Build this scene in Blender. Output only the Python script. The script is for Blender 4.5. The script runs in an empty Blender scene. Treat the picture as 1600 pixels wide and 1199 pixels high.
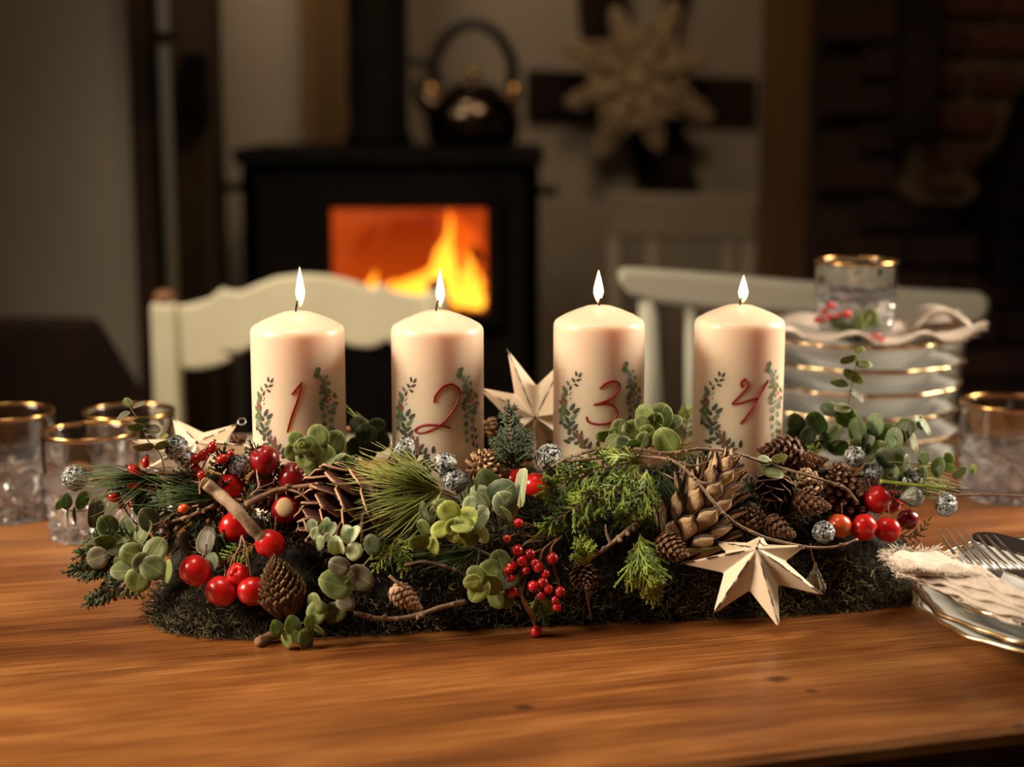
import bpy, math, random
import numpy as np
from mathutils import Vector, Matrix
PI = math.pi
rnd = random.Random(7)
sc = bpy.context.scene
C = sc.collection

# ------------------------------------------------------------------ camera, world, lights, exposure
F = 2537.0                      # focal length in pixels of the 1600 px wide frame
PITCH = math.radians(9.72)
TZ = 0.75                       # table top height
CAM = Vector((0, 0, TZ + 0.37))
cd = bpy.data.cameras.new('camera'); cam = bpy.data.objects.new('camera', cd); C.objects.link(cam)
cam.location = CAM; cam.rotation_euler = (PI/2 - PITCH, 0, 0)
cd.sensor_width = 36; cd.lens = 36 * F / 1600; cd.clip_start = 0.05; cd.clip_end = 50
cd.dof.use_dof = True; cd.dof.focus_distance = 1.17; cd.dof.aperture_fstop = 3.3; cd.dof.aperture_blades = 0
sc.camera = cam
sc.view_settings.view_transform = 'Standard'; sc.view_settings.look = 'None'
sc.view_settings.gamma = 1; sc.view_settings.use_curve_mapping = False
sc.view_settings.exposure = 0.0
sc.cycles.max_bounces = 10; sc.cycles.transparent_max_bounces = 12; sc.cycles.transmission_bounces = 10
sc.cycles.sample_clamp_indirect = 4; sc.cycles.use_denoising = True
w = bpy.data.worlds.new('world'); sc.world = w; w.use_nodes = True
w.node_tree.nodes['Background'].inputs[0].default_value = (1.0, 0.82, 0.66, 1)
w.node_tree.nodes['Background'].inputs[1].default_value = 0.004

def area(name, loc, target, size, power, col, sy=None, spread=180):
    l = bpy.data.lights.new(name, 'AREA'); l.energy = power; l.color = col; l.size = size; l.spread = math.radians(spread)
    if sy: l.shape = 'RECTANGLE'; l.size_y = sy
    o = bpy.data.objects.new(name, l); C.objects.link(o); o.location = loc
    o.rotation_euler = (Vector(target) - Vector(loc)).to_track_quat('-Z', 'Y').to_euler()
    return o
area('key_light', (-1.40, 0.80, 1.55), (-.05, 1.16, 0.80), 0.55, 7.8, (1.0, 0.82, 0.61), 0.45, 75)
area('right_light', (1.20, 1.55, 1.38), (0.05, 1.2, 0.86), 0.35, 6.5, (1.0, 0.82, 0.62), 0.5, 75)
area('top_light', (-0.25, 1.0, 2.2), (-0.12, 1.15, 0.8), 0.5, 1.3, (1.0, 0.82, 0.62), 0.5, 60)
area('chair_fill', (-1.0, 1.6, 2.2), (-0.30, 2.35, 0.85), 0.4, 4.6, (1.0, 0.83, 0.58), 0.4, 55)  # added fill with no fixture behind it, brightens the cream chair
area('room_light', (0.3, 1.9, 2.5), (-0.1, 3.8, 1.4), 0.5, 3.6, (1.0, 0.74, 0.46), 0.4, 120)
area('alcove_fill', (-0.44, 2.6, 2.5), (-0.54, 3.8, 1.45), 0.3, 1.6, (1.0, 0.80, 0.55), 0.3, 70)  # added fill with no fixture, lifts the wall strip left of the chimney
area('left_wall_light', (-1.7, 1.9, 2.2), (-1.1, 2.9, 1.4), 0.5, 1.5, (1.0, 0.74, 0.48), 0.5)

# ------------------------------------------------------------------ projection helpers (pixel of the photo -> point in the room)
cp, sp = math.cos(PITCH), math.sin(PITCH)
FWD = Vector((0, cp, -sp)); UP = Vector((0, sp, cp)); RIGHT = Vector((1, 0, 0))
def ray(px, py): return FWD + RIGHT * ((px - 800) / F) + UP * ((599.5 - py) / F)
def atY(px, py, Y):
    d = ray(px, py); return CAM + d * (Y / d.y)
def atZ(px, py, z):
    d = ray(px, py); return CAM + d * ((z - CAM.z) / d.z)
def mpp(P): return (Vector(P) - CAM).dot(FWD) / F          # metres per pixel at P
# mound of the arrangement
M0 = Vector((-.155, 1.200)); ME = Vector((.989, .147)); MN = Vector((-.147, .989))
SC_, HS, HV, MH = .18, .295, .100, .084
def mound_sv(x, y):
    d = Vector((x, y)) - M0; return d.dot(ME), d.dot(MN)
def mound_xy(s, v): return M0 + ME * s + MN * v
def mound_h(s, v, lift=0.0):
    q = (abs(s - SC_) / (HS + lift)) ** 4 + (abs(v) / (HV + lift * .7)) ** 4
    if q >= 1: return 0.0
    n = .005 * math.sin(s * 61 + v * 37) + .004 * math.sin(s * 143 - v * 91) + .003 * math.sin(v * 210 + s * 93)
    return (MH + lift + n) * (1 - q) ** .5
def hit(px, py, lift=.008, vmax=-.052):
    d = ray(px, py); t = .9 / d.y
    for _ in range(1400):
        p = CAM + d * t
        s, v = mound_sv(p.x, p.y)
        if p.z <= TZ + .004: return CAM + d * ((TZ + .004 - CAM.z) / d.z)
        if v >= vmax: return p
        if p.z - TZ < mound_h(s, v, lift): return p
        t += .0006
    return p

# ------------------------------------------------------------------ materials
def new_mat(name):
    m = bpy.data.materials.new(name); m.use_nodes = True
    return m, m.node_tree, m.node_tree.nodes['Principled BSDF']
def mat(name, col, rough=.5, metal=0, col2=None, scale=20, contrast=(.35, .65), bump=0, bscale=60, coat=0, sss=0, sssr=(.01, .005, .003),
        detail=4, stretch=None, rand=0, spec=.5, trans=0, ior=1.5, coords='Object', sheen=0, bdist=.002):
    m, nt, b = new_mat(name); N, L = nt.nodes, nt.links
    b.inputs['Base Color'].default_value = (*col, 1); b.inputs['Roughness'].default_value = rough
    b.inputs['Metallic'].default_value = metal; b.inputs['Coat Weight'].default_value = coat
    b.inputs['Coat Roughness'].default_value = .08
    b.inputs['Specular IOR Level'].default_value = spec; b.inputs['IOR'].default_value = ior
    b.inputs['Transmission Weight'].default_value = trans
    if sheen: b.inputs['Sheen Weight'].default_value = sheen
    if sss:
        b.inputs['Subsurface Weight'].default_value = sss; b.inputs['Subsurface Radius'].default_value = sssr
        b.inputs['Subsurface Scale'].default_value = 1.0
    tc = N.new('ShaderNodeTexCoord'); mp = N.new('ShaderNodeMapping'); L.new(tc.outputs[coords], mp.inputs[0])
    if stretch: mp.inputs['Scale'].default_value = stretch
    out = None
    if col2 is not None:
        n = N.new('ShaderNodeTexNoise'); n.inputs['Scale'].default_value = scale; n.inputs['Detail'].default_value = detail
        L.new(mp.outputs[0], n.inputs['Vector'])
        r = N.new('ShaderNodeValToRGB'); r.color_ramp.elements[0].position, r.color_ramp.elements[1].position = contrast
        r.color_ramp.elements[0].color = (*col, 1); r.color_ramp.elements[1].color = (*col2, 1)
        L.new(n.outputs['Fac'], r.inputs[0]); out = r.outputs[0]; L.new(out, b.inputs['Base Color'])
    if rand:
        oi = N.new('ShaderNodeObjectInfo'); hs = N.new('ShaderNodeHueSaturation')
        mr = N.new('ShaderNodeMapRange'); mr.inputs['To Min'].default_value = 1 - rand; mr.inputs['To Max'].default_value = 1 + rand
        L.new(oi.outputs['Random'], mr.inputs['Value']); L.new(mr.outputs[0], hs.inputs['Value'])
        if out: L.new(out, hs.inputs['Color'])
        else: hs.inputs['Color'].default_value = (*col, 1)
        L.new(hs.outputs[0], b.inputs['Base Color'])
    if bump:
        n = N.new('ShaderNodeTexNoise'); n.inputs['Scale'].default_value = bscale; n.inputs['Detail'].default_value = 5
        L.new(mp.outputs[0], n.inputs['Vector'])
        bp = N.new('ShaderNodeBump'); bp.inputs['Strength'].default_value = bump; bp.inputs['Distance'].default_value = bdist
        L.new(n.outputs['Fac'], bp.inputs['Height']); L.new(bp.outputs[0], b.inputs['Normal'])
    return m
def emis(name, col, strength):
    m, nt, b = new_mat(name); nt.nodes.remove(b)
    e = nt.nodes.new('ShaderNodeEmission'); e.inputs[0].default_value = (*col, 1); e.inputs[1].default_value = strength
    nt.links.new(e.outputs[0], nt.nodes['Material Output'].inputs[0]); return m

def wood_table():
    m, nt, b = new_mat('varnished_wood'); N, L = nt.nodes, nt.links
    tc = N.new('ShaderNodeTexCoord'); oi = N.new('ShaderNodeObjectInfo')
    add = N.new('ShaderNodeVectorMath'); add.operation = 'MULTIPLY_ADD'
    L.new(oi.outputs['Random'], add.inputs[0]); add.inputs[1].default_value = (3.1, 5.3, 0); L.new(tc.outputs['Object'], add.inputs[2])
    # knots swirl the grain
    mp = N.new('ShaderNodeMapping'); mp.inputs['Scale'].default_value = (1.5, 10, 5); L.new(add.outputs[0], mp.inputs[0])
    n1 = N.new('ShaderNodeTexNoise'); n1.inputs['Scale'].default_value = 1.6; n1.inputs['Detail'].default_value = 7; n1.inputs['Distortion'].default_value = 1.2
    L.new(mp.outputs[0], n1.inputs['Vector'])
    mp2 = N.new('ShaderNodeMapping'); mp2.inputs['Scale'].default_value = (9, 330, 30); L.new(add.outputs[0], mp2.inputs[0])
    n2 = N.new('ShaderNodeTexNoise'); n2.inputs['Scale'].default_value = 2.2; n2.inputs['Detail'].default_value = 4; L.new(mp2.outputs[0], n2.inputs['Vector'])
    n3 = N.new('ShaderNodeTexNoise'); n3.inputs['Scale'].default_value = 5; n3.inputs['Detail'].default_value = 3; L.new(add.outputs[0], n3.inputs['Vector'])
    mx = N.new('ShaderNodeMix'); mx.inputs[0].default_value = .45; L.new(n1.outputs['Fac'], mx.inputs[2]); L.new(n2.outputs['Fac'], mx.inputs[3])
    mx2 = N.new('ShaderNodeMix'); mx2.inputs[0].default_value = .22; L.new(mx.outputs[0], mx2.inputs[2]); L.new(n3.outputs['Fac'], mx2.inputs[3])
    r = N.new('ShaderNodeValToRGB'); cr = r.color_ramp
    cr.elements[0].position = .36; cr.elements[0].color = (.05, .011, .003, 1)
    cr.elements[1].position = .65; cr.elements[1].color = (.44, .19, .055, 1)
    e = cr.elements.new(.5); e.color = (.195, .064, .013, 1)
    L.new(mx2.outputs[0], r.inputs[0])
    # knots: two dark eyes at fixed places on the boards
    col = r.outputs[0]
    geo = N.new('ShaderNodeNewGeometry')
    for (kx, ky, rr) in KNOTS:
        sb = N.new('ShaderNodeVectorMath'); sb.operation = 'SUBTRACT'; L.new(geo.outputs['Position'], sb.inputs[0]); sb.inputs[1].default_value = (kx, ky, TZ)
        ml = N.new('ShaderNodeVectorMath'); ml.operation = 'MULTIPLY'; L.new(sb.outputs[0], ml.inputs[0]); ml.inputs[1].default_value = (1, 1.3, 1)
        nz = N.new('ShaderNodeTexNoise'); nz.inputs['Scale'].default_value = 60; L.new(geo.outputs['Position'], nz.inputs['Vector'])
        ln = N.new('ShaderNodeVectorMath'); ln.operation = 'LENGTH'; L.new(ml.outputs[0], ln.inputs[0])
        ad = N.new('ShaderNodeMath'); ad.operation = 'MULTIPLY_ADD'; L.new(nz.outputs['Fac'], ad.inputs[0]); ad.inputs[1].default_value = rr * .9; L.new(ln.outputs['Value'], ad.inputs[2])
        mr = N.new('ShaderNodeMapRange'); mr.inputs['From Min'].default_value = rr * .9; mr.inputs['From Max'].default_value = rr * 1.6
        mr.inputs['To Min'].default_value = .85; mr.inputs['To Max'].default_value = 0; L.new(ad.outputs[0], mr.inputs['Value'])
        mc = N.new('ShaderNodeMix'); mc.data_type = 'RGBA'; L.new(mr.outputs[0], mc.inputs[0]); L.new(col, mc.inputs[6]); mc.inputs[7].default_value = (.035, .010, .004, 1)
        col = mc.outputs[2]
    L.new(col, b.inputs['Base Color'])
    b.inputs['Roughness'].default_value = .42; b.inputs['Coat Weight'].default_value = .25; b.inputs['Coat Roughness'].default_value = .28
    b.inputs['Specular IOR Level'].default_value = .3
    bp = N.new('ShaderNodeBump'); bp.inputs['Strength'].default_value = .25; bp.inputs['Distance'].default_value = .001
    L.new(n2.outputs['Fac'], bp.inputs['Height']); L.new(bp.outputs[0], b.inputs['Normal'])
    return m
KNOTS = []
for kp in ((818, 1106, .007), (1215, 1062, .009), (1268, 1080, .005), (1595, 1130, .006)):
    q_ = atZ(kp[0], kp[1], TZ); KNOTS.append((q_.x, q_.y, kp[2]))

def leaf_mat(name, col, edge, vein, rough=.58):
    m, nt, b = new_mat(name); N, L = nt.nodes, nt.links
    tc = N.new('ShaderNodeTexCoord'); sx = N.new('ShaderNodeSeparateXYZ'); L.new(tc.outputs['Object'], sx.inputs[0])
    ab = N.new('ShaderNodeMath'); ab.operation = 'ABSOLUTE'; L.new(sx.outputs[1], ab.inputs[0])
    mr = N.new('ShaderNodeMapRange'); mr.inputs['From Min'].default_value = .008; mr.inputs['From Max'].default_value = .03; L.new(ab.outputs[0], mr.inputs['Value'])
    mr.inputs['To Min'].default_value = .7; mr.inputs['To Max'].default_value = 0
    # distance to centre for the pale margin
    sb = N.new('ShaderNodeVectorMath'); sb.operation = 'DISTANCE'; L.new(tc.outputs['Object'], sb.inputs[0]); sb.inputs[1].default_value = (.5, 0, 0)
    m2 = N.new('ShaderNodeMapRange'); m2.inputs['From Min'].default_value = .452; m2.inputs['From Max'].default_value = .485; L.new(sb.outputs['Value'], m2.inputs['Value'])
    m2.inputs['To Max'].default_value = .75
    oi = N.new('ShaderNodeObjectInfo'); hs = N.new('ShaderNodeHueSaturation'); hs.inputs['Color'].default_value = (*col, 1)
    m3 = N.new('ShaderNodeMapRange'); m3.inputs['To Min'].default_value = .62; m3.inputs['To Max'].default_value = 1.25; L.new(oi.outputs['Random'], m3.inputs['Value']); L.new(m3.outputs[0], hs.inputs['Value'])
    nz = N.new('ShaderNodeTexNoise'); nz.inputs['Scale'].default_value = 5; L.new(tc.outputs['Object'], nz.inputs['Vector'])
    mm = N.new('ShaderNodeMix'); mm.data_type = 'RGBA'; mm.blend_type = 'MULTIPLY'; mm.inputs[0].default_value = .35; L.new(hs.outputs[0], mm.inputs[6]); L.new(nz.outputs['Color'], mm.inputs[7])
    c1 = N.new('ShaderNodeMix'); c1.data_type = 'RGBA'; L.new(mr.outputs[0], c1.inputs[0]); L.new(mm.outputs[2], c1.inputs[6]); c1.inputs[7].default_value = (*vein, 1)
    c2 = N.new('ShaderNodeMix'); c2.data_type = 'RGBA'; L.new(m2.outputs[0], c2.inputs[0]); L.new(c1.outputs[2], c2.inputs[6]); c2.inputs[7].default_value = (*edge, 1)
    L.new(c2.outputs[2], b.inputs['Base Color']); b.inputs['Roughness'].default_value = rough
    b.inputs['Subsurface Weight'].default_value = .12; b.inputs['Subsurface Radius'].default_value = (.4, .6, .2); b.inputs['Subsurface Scale'].default_value = .002
    return m
M = {}
M['wood'] = wood_table()
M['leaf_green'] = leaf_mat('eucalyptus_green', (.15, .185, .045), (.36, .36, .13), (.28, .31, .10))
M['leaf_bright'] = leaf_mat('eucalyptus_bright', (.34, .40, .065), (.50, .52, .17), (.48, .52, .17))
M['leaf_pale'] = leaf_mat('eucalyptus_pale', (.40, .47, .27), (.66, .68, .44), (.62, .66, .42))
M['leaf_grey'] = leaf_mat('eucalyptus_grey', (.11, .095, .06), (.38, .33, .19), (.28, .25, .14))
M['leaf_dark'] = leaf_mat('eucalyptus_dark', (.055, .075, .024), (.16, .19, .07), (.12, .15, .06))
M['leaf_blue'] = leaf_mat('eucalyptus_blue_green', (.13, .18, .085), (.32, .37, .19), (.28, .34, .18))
M['stem'] = mat('eucalyptus_stem', (.34, .24, .09), .5, col2=(.20, .11, .04), scale=60)
M['bark'] = mat('twig_bark', (.14, .065, .03), .75, col2=(.32, .17, .09), scale=70, bump=.6, bscale=200)
M['bark_light'] = mat('pale_twig_bark', (.30, .20, .12), .7, col2=(.14, .08, .05), scale=90, bump=.6, bscale=200)
M['bark_grey'] = mat('branch_bark', (.19, .11, .06), .7, col2=(.44, .31, .20), scale=50, bump=.8, bscale=160)
M['cutwood'] = mat('cut_wood_face', (.50, .34, .16), .7)
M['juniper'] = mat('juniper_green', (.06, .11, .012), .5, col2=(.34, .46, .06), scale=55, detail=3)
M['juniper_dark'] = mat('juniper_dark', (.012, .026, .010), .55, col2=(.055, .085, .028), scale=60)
M['juniper_lime'] = mat('juniper_lime', (.15, .24, .025), .5, col2=(.42, .50, .07), scale=60)
M['pine'] = mat('pine_needle_green', (.15, .20, .035), .45, col2=(.36, .36, .09), scale=50)
M['pine_dark'] = mat('pine_needle_dark', (.03, .065, .02), .5, col2=(.11, .16, .04), scale=60)
M['moss_dark'] = mat('moss_dark', (.012, .010, .006), .9, col2=(.07, .055, .03), scale=25)
M['moss_green'] = mat('moss_green', (.10, .10, .04), .85, col2=(.40, .36, .15), scale=30)
M['moss_brown'] = mat('moss_brown', (.08, .055, .04), .85, col2=(.24, .17, .13), scale=30)
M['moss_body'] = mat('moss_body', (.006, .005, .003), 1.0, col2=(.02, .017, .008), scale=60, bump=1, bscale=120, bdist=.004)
def apple_mat(name, c1, c2, yellow=(.75, .22, .05)):
    m = mat(name, c1, .28, col2=c2, scale=28, contrast=(.3, .72), coat=.35, rand=.2, bump=.12, bscale=90, sss=.08, sssr=(.01, .002, .001), spec=.45)
    return m
M['apple'] = apple_mat('crab_apple_red', (.50, .006, .008), (.72, .02, .012))
M['apple_deep'] = apple_mat('crab_apple_deep_red', (.20, .004, .008), (.36, .008, .010))
M['apple_orange'] = apple_mat('crab_apple_orange_red', (.72, .06, .015), (.85, .20, .03))
M['calyx'] = mat('calyx_brown', (.07, .025, .015), .8)
M['hip'] = mat('rosehip_red', (.36, .008, .006), .25, col2=(.52, .02, .008), scale=80, coat=.4, rand=.2)
M['hip_orange'] = mat('rosehip_orange', (.75, .10, .02), .25, coat=.4)
M['berry'] = mat('berry_red', (.42, .006, .012), .22, col2=(.62, .02, .02), scale=120, coat=.5, rand=.3)
M['berrystem'] = mat('berry_stem_tan', (.42, .25, .08), .5, col2=(.30, .13, .05), scale=60)
M['redstem'] = mat('reddish_stem', (.22, .09, .06), .5, col2=(.38, .22, .15), scale=60)
def silver():
    m, nt, b = new_mat('silvered_seed_head'); N, L = nt.nodes, nt.links
    tc = N.new('ShaderNodeTexCoord'); v = N.new('ShaderNodeTexNoise'); v.inputs['Scale'].default_value = 330; v.inputs['Detail'].default_value = 4; v.inputs['Distortion'].default_value = 1.4
    L.new(tc.outputs['Object'], v.inputs['Vector'])
    r = N.new('ShaderNodeValToRGB'); r.color_ramp.elements[0].position = .43; r.color_ramp.elements[0].color = (.025, .03, .032, 1)
    r.color_ramp.elements[1].position = .56; r.color_ramp.elements[1].color = (.62, .64, .62, 1); L.new(v.outputs['Fac'], r.inputs[0])
    L.new(r.outputs[0], b.inputs['Base Color']); b.inputs['Roughness'].default_value = .42; b.inputs['Metallic'].default_value = .45
    bp = N.new('ShaderNodeBump'); bp.inputs['Strength'].default_value = 1; bp.inputs['Distance'].default_value = .002; L.new(v.outputs['Fac'], bp.inputs['Height']); L.new(bp.outputs[0], b.inputs['Normal'])
    return m
M['silver'] = silver()
M['bell'] = mat('silvered_pod_shell', (.30, .31, .27), .5, metal=.3, col2=(.10, .10, .08), scale=120, bump=.6, bscale=250)
M['cone_dark'] = mat('cone_scale_dark', (.045, .014, .012), .5, col2=(.11, .035, .022), scale=40, rand=.3)
M['cone_rim'] = mat('cone_scale_rim', (.42, .22, .12), .6, col2=(.6, .36, .2), scale=30)
M['cone_brown'] = mat('cone_scale_brown', (.13, .05, .022), .55, col2=(.30, .14, .06), scale=6, rand=.25)
M['cone_tan'] = mat('cone_scale_tan', (.36, .22, .11), .6, col2=(.56, .38, .22), scale=5, rand=.25)
M['cone_tip_pale'] = mat('cone_scale_pale', (.66, .47, .28), .6, col2=(.36, .21, .10), scale=4, contrast=(.4, .75), rand=.2, bump=.5, bscale=12)
M['cone_edge'] = mat('cone_scale_shadow_edge', (.05, .022, .012), .7)
M['cone_pink'] = mat('cone_scale_pink', (.50, .26, .17), .6, col2=(.66, .45, .30), scale=5, rand=.2)
M['cone_yellow'] = mat('cone_scale_yellow', (.30, .20, .06), .55, col2=(.10, .05, .02), scale=6, rand=.3)
M['cone_orange'] = mat('cone_scale_orange', (.34, .14, .05), .5, col2=(.18, .06, .025), scale=5, rand=.25)
M['star'] = mat('cream_enamelled_tin', (.72, .56, .40), .42, col2=(.82, .68, .50), scale=9, bump=.12, bscale=25)
M['star_wear'] = mat('worn_edge_iron', (.045, .03, .02), .6, col2=(.12, .08, .05), scale=80)
M['wire'] = mat('steel_wire', (.35, .33, .30), .3, metal=1)
# things on the table
def wax():
    m, nt, b = new_mat('cream_wax')
    b.inputs['Base Color'].default_value = (.86, .69, .53, 1); b.inputs['Roughness'].default_value = .32
    b.inputs['Subsurface Weight'].default_value = .9; b.inputs['Subsurface Radius'].default_value = (1.0, .48, .22); b.inputs['Subsurface Scale'].default_value = .020
    b.inputs['Specular IOR Level'].default_value = .45
    return m
M['wax'] = wax()
M['wick'] = mat('burnt_wick', (.01, .008, .006), .9)
M['print_red'] = mat('print_red', (.28, .006, .012), .45)
M['print_green'] = mat('print_green', (.12, .18, .07), .5)
M['print_teal'] = mat('print_blue_green', (.22, .30, .21), .5)
M['print_dark'] = mat('print_dark_green', (.05, .06, .03), .5)
M['print_brown'] = mat('print_brown', (.16, .075, .04), .5)
M['print_berry'] = mat('print_berry', (.5, .06, .03), .5)
def glass():
    m, nt, b = new_mat('clear_glass')
    b.inputs['Base Color'].default_value = (1, 1, 1, 1); b.inputs['Roughness'].default_value = 0.0
    b.inputs['Transmission Weight'].default_value = 1; b.inputs['IOR'].default_value = 1.5
    return m
M['glass'] = glass()
def crystal():
    m, nt, b = new_mat('cut_crystal'); b.inputs['Base Color'].default_value = (.96, .97, 1, 1); b.inputs['Roughness'].default_value = .04
    b.inputs['Transmission Weight'].default_value = .90; b.inputs['IOR'].default_value = 1.5; b.inputs['Specular IOR Level'].default_value = .8
    return m
M['crystal'] = crystal()
M['gold'] = mat('gold_rim', (.72, .42, .15), .22, metal=1)
M['china'] = mat('white_china', (.66, .67, .65), .12, coat=.3, spec=.6)
M['gold_dull'] = mat('plate_gold_line', (.74, .54, .30), .25, metal=1)
M['linen'] = mat('natural_linen', (.62, .52, .43), .9, col2=(.72, .62, .53), scale=400, bump=.5, bscale=900, bdist=.0006, sheen=.2)
M['steel'] = mat('cutlery_steel', (.75, .70, .66), .28, metal=1)
M['knifemat'] = mat('dark_knife_steel', (.05, .04, .035), .35, metal=.7)
# room
M['plaster'] = mat('cream_plaster', (.33, .27, .21), .9, col2=(.39, .32, .25), scale=3, bump=.3, bscale=20)
M['plaster_grey'] = mat('grey_plaster', (.22, .185, .155), .9, col2=(.27, .225, .19), scale=2, bump=.2, bscale=16)
M['ochre'] = mat('ochre_timber', (.19, .10, .035), .8, col2=(.14, .07, .025), scale=4, stretch=(6, 6, .6))
M['timber'] = mat('blackened_timber', (.012, .007, .006), .85, spec=.1, col2=(.035, .02, .013), scale=6, bump=.6, bscale=30)
M['timber_brown'] = mat('brown_timber', (.075, .045, .022), .8, col2=(.045, .027, .014), scale=5, stretch=(6, 6, .6), bump=.4)
M['floor'] = mat('dark_floor_boards', (.04, .025, .016), .6, col2=(.06, .035, .02), scale=5)
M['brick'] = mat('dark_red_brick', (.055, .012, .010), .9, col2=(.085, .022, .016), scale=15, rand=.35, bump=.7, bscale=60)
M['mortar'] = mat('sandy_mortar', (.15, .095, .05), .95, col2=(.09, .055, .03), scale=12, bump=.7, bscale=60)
M['brickdark'] = mat('blackish_brick', (.022, .006, .006), .9, col2=(.035, .010, .009), scale=15, rand=.3, bump=.7)  # wall bricks, darker than those of the pier
M['mortardark'] = mat('blackish_mortar', (.03, .016, .010), .95)  # wall joints, darker than the pier mortar
M['iron'] = mat('black_cast_iron', (.004, .002, .002), .75, spec=.12, col2=(.008, .005, .004), scale=12, bump=.2, bscale=60)
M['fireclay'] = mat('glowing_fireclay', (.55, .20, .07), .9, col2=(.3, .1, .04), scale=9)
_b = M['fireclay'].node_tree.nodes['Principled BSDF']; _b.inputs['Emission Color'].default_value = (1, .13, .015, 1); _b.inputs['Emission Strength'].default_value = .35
M['log'] = mat('charred_log', (.05, .02, .01), .9, col2=(.16, .06, .02), scale=14, bump=1, bscale=40)
M['kettle'] = mat('kettle_steel', (.13, .095, .07), .2, metal=1)
M['brass'] = mat('kettle_brass', (.75, .42, .14), .25, metal=1)
M['blackplastic'] = mat('black_handle', (.015, .012, .010), .35)
M['chairpaint'] = mat('cream_chair_paint', (.66, .60, .45), .45, col2=(.74, .68, .53), scale=8, bump=.15, bscale=40)
M['chairpaint2'] = mat('grey_white_chair_paint', (.50, .49, .40), .45, col2=(.56, .55, .46), scale=6)
M['barewood'] = mat('worn_bare_wood', (.22, .09, .04), .7)
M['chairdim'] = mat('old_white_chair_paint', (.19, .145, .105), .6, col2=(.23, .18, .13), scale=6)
M['straw'] = mat('straw_ornament', (.50, .36, .21), .75, col2=(.28, .20, .12), scale=30)
M['bench'] = mat('dark_bench_wood', (.010, .005, .004), .7, spec=.15, col2=(.022, .011, .007), scale=6)
M['door_gleam'] = mat('glass_edge_painted_gleam', (.55, .56, .55), .35, metal=.25)  # pale grey painted in for daylight gleaming on the door strip

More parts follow.
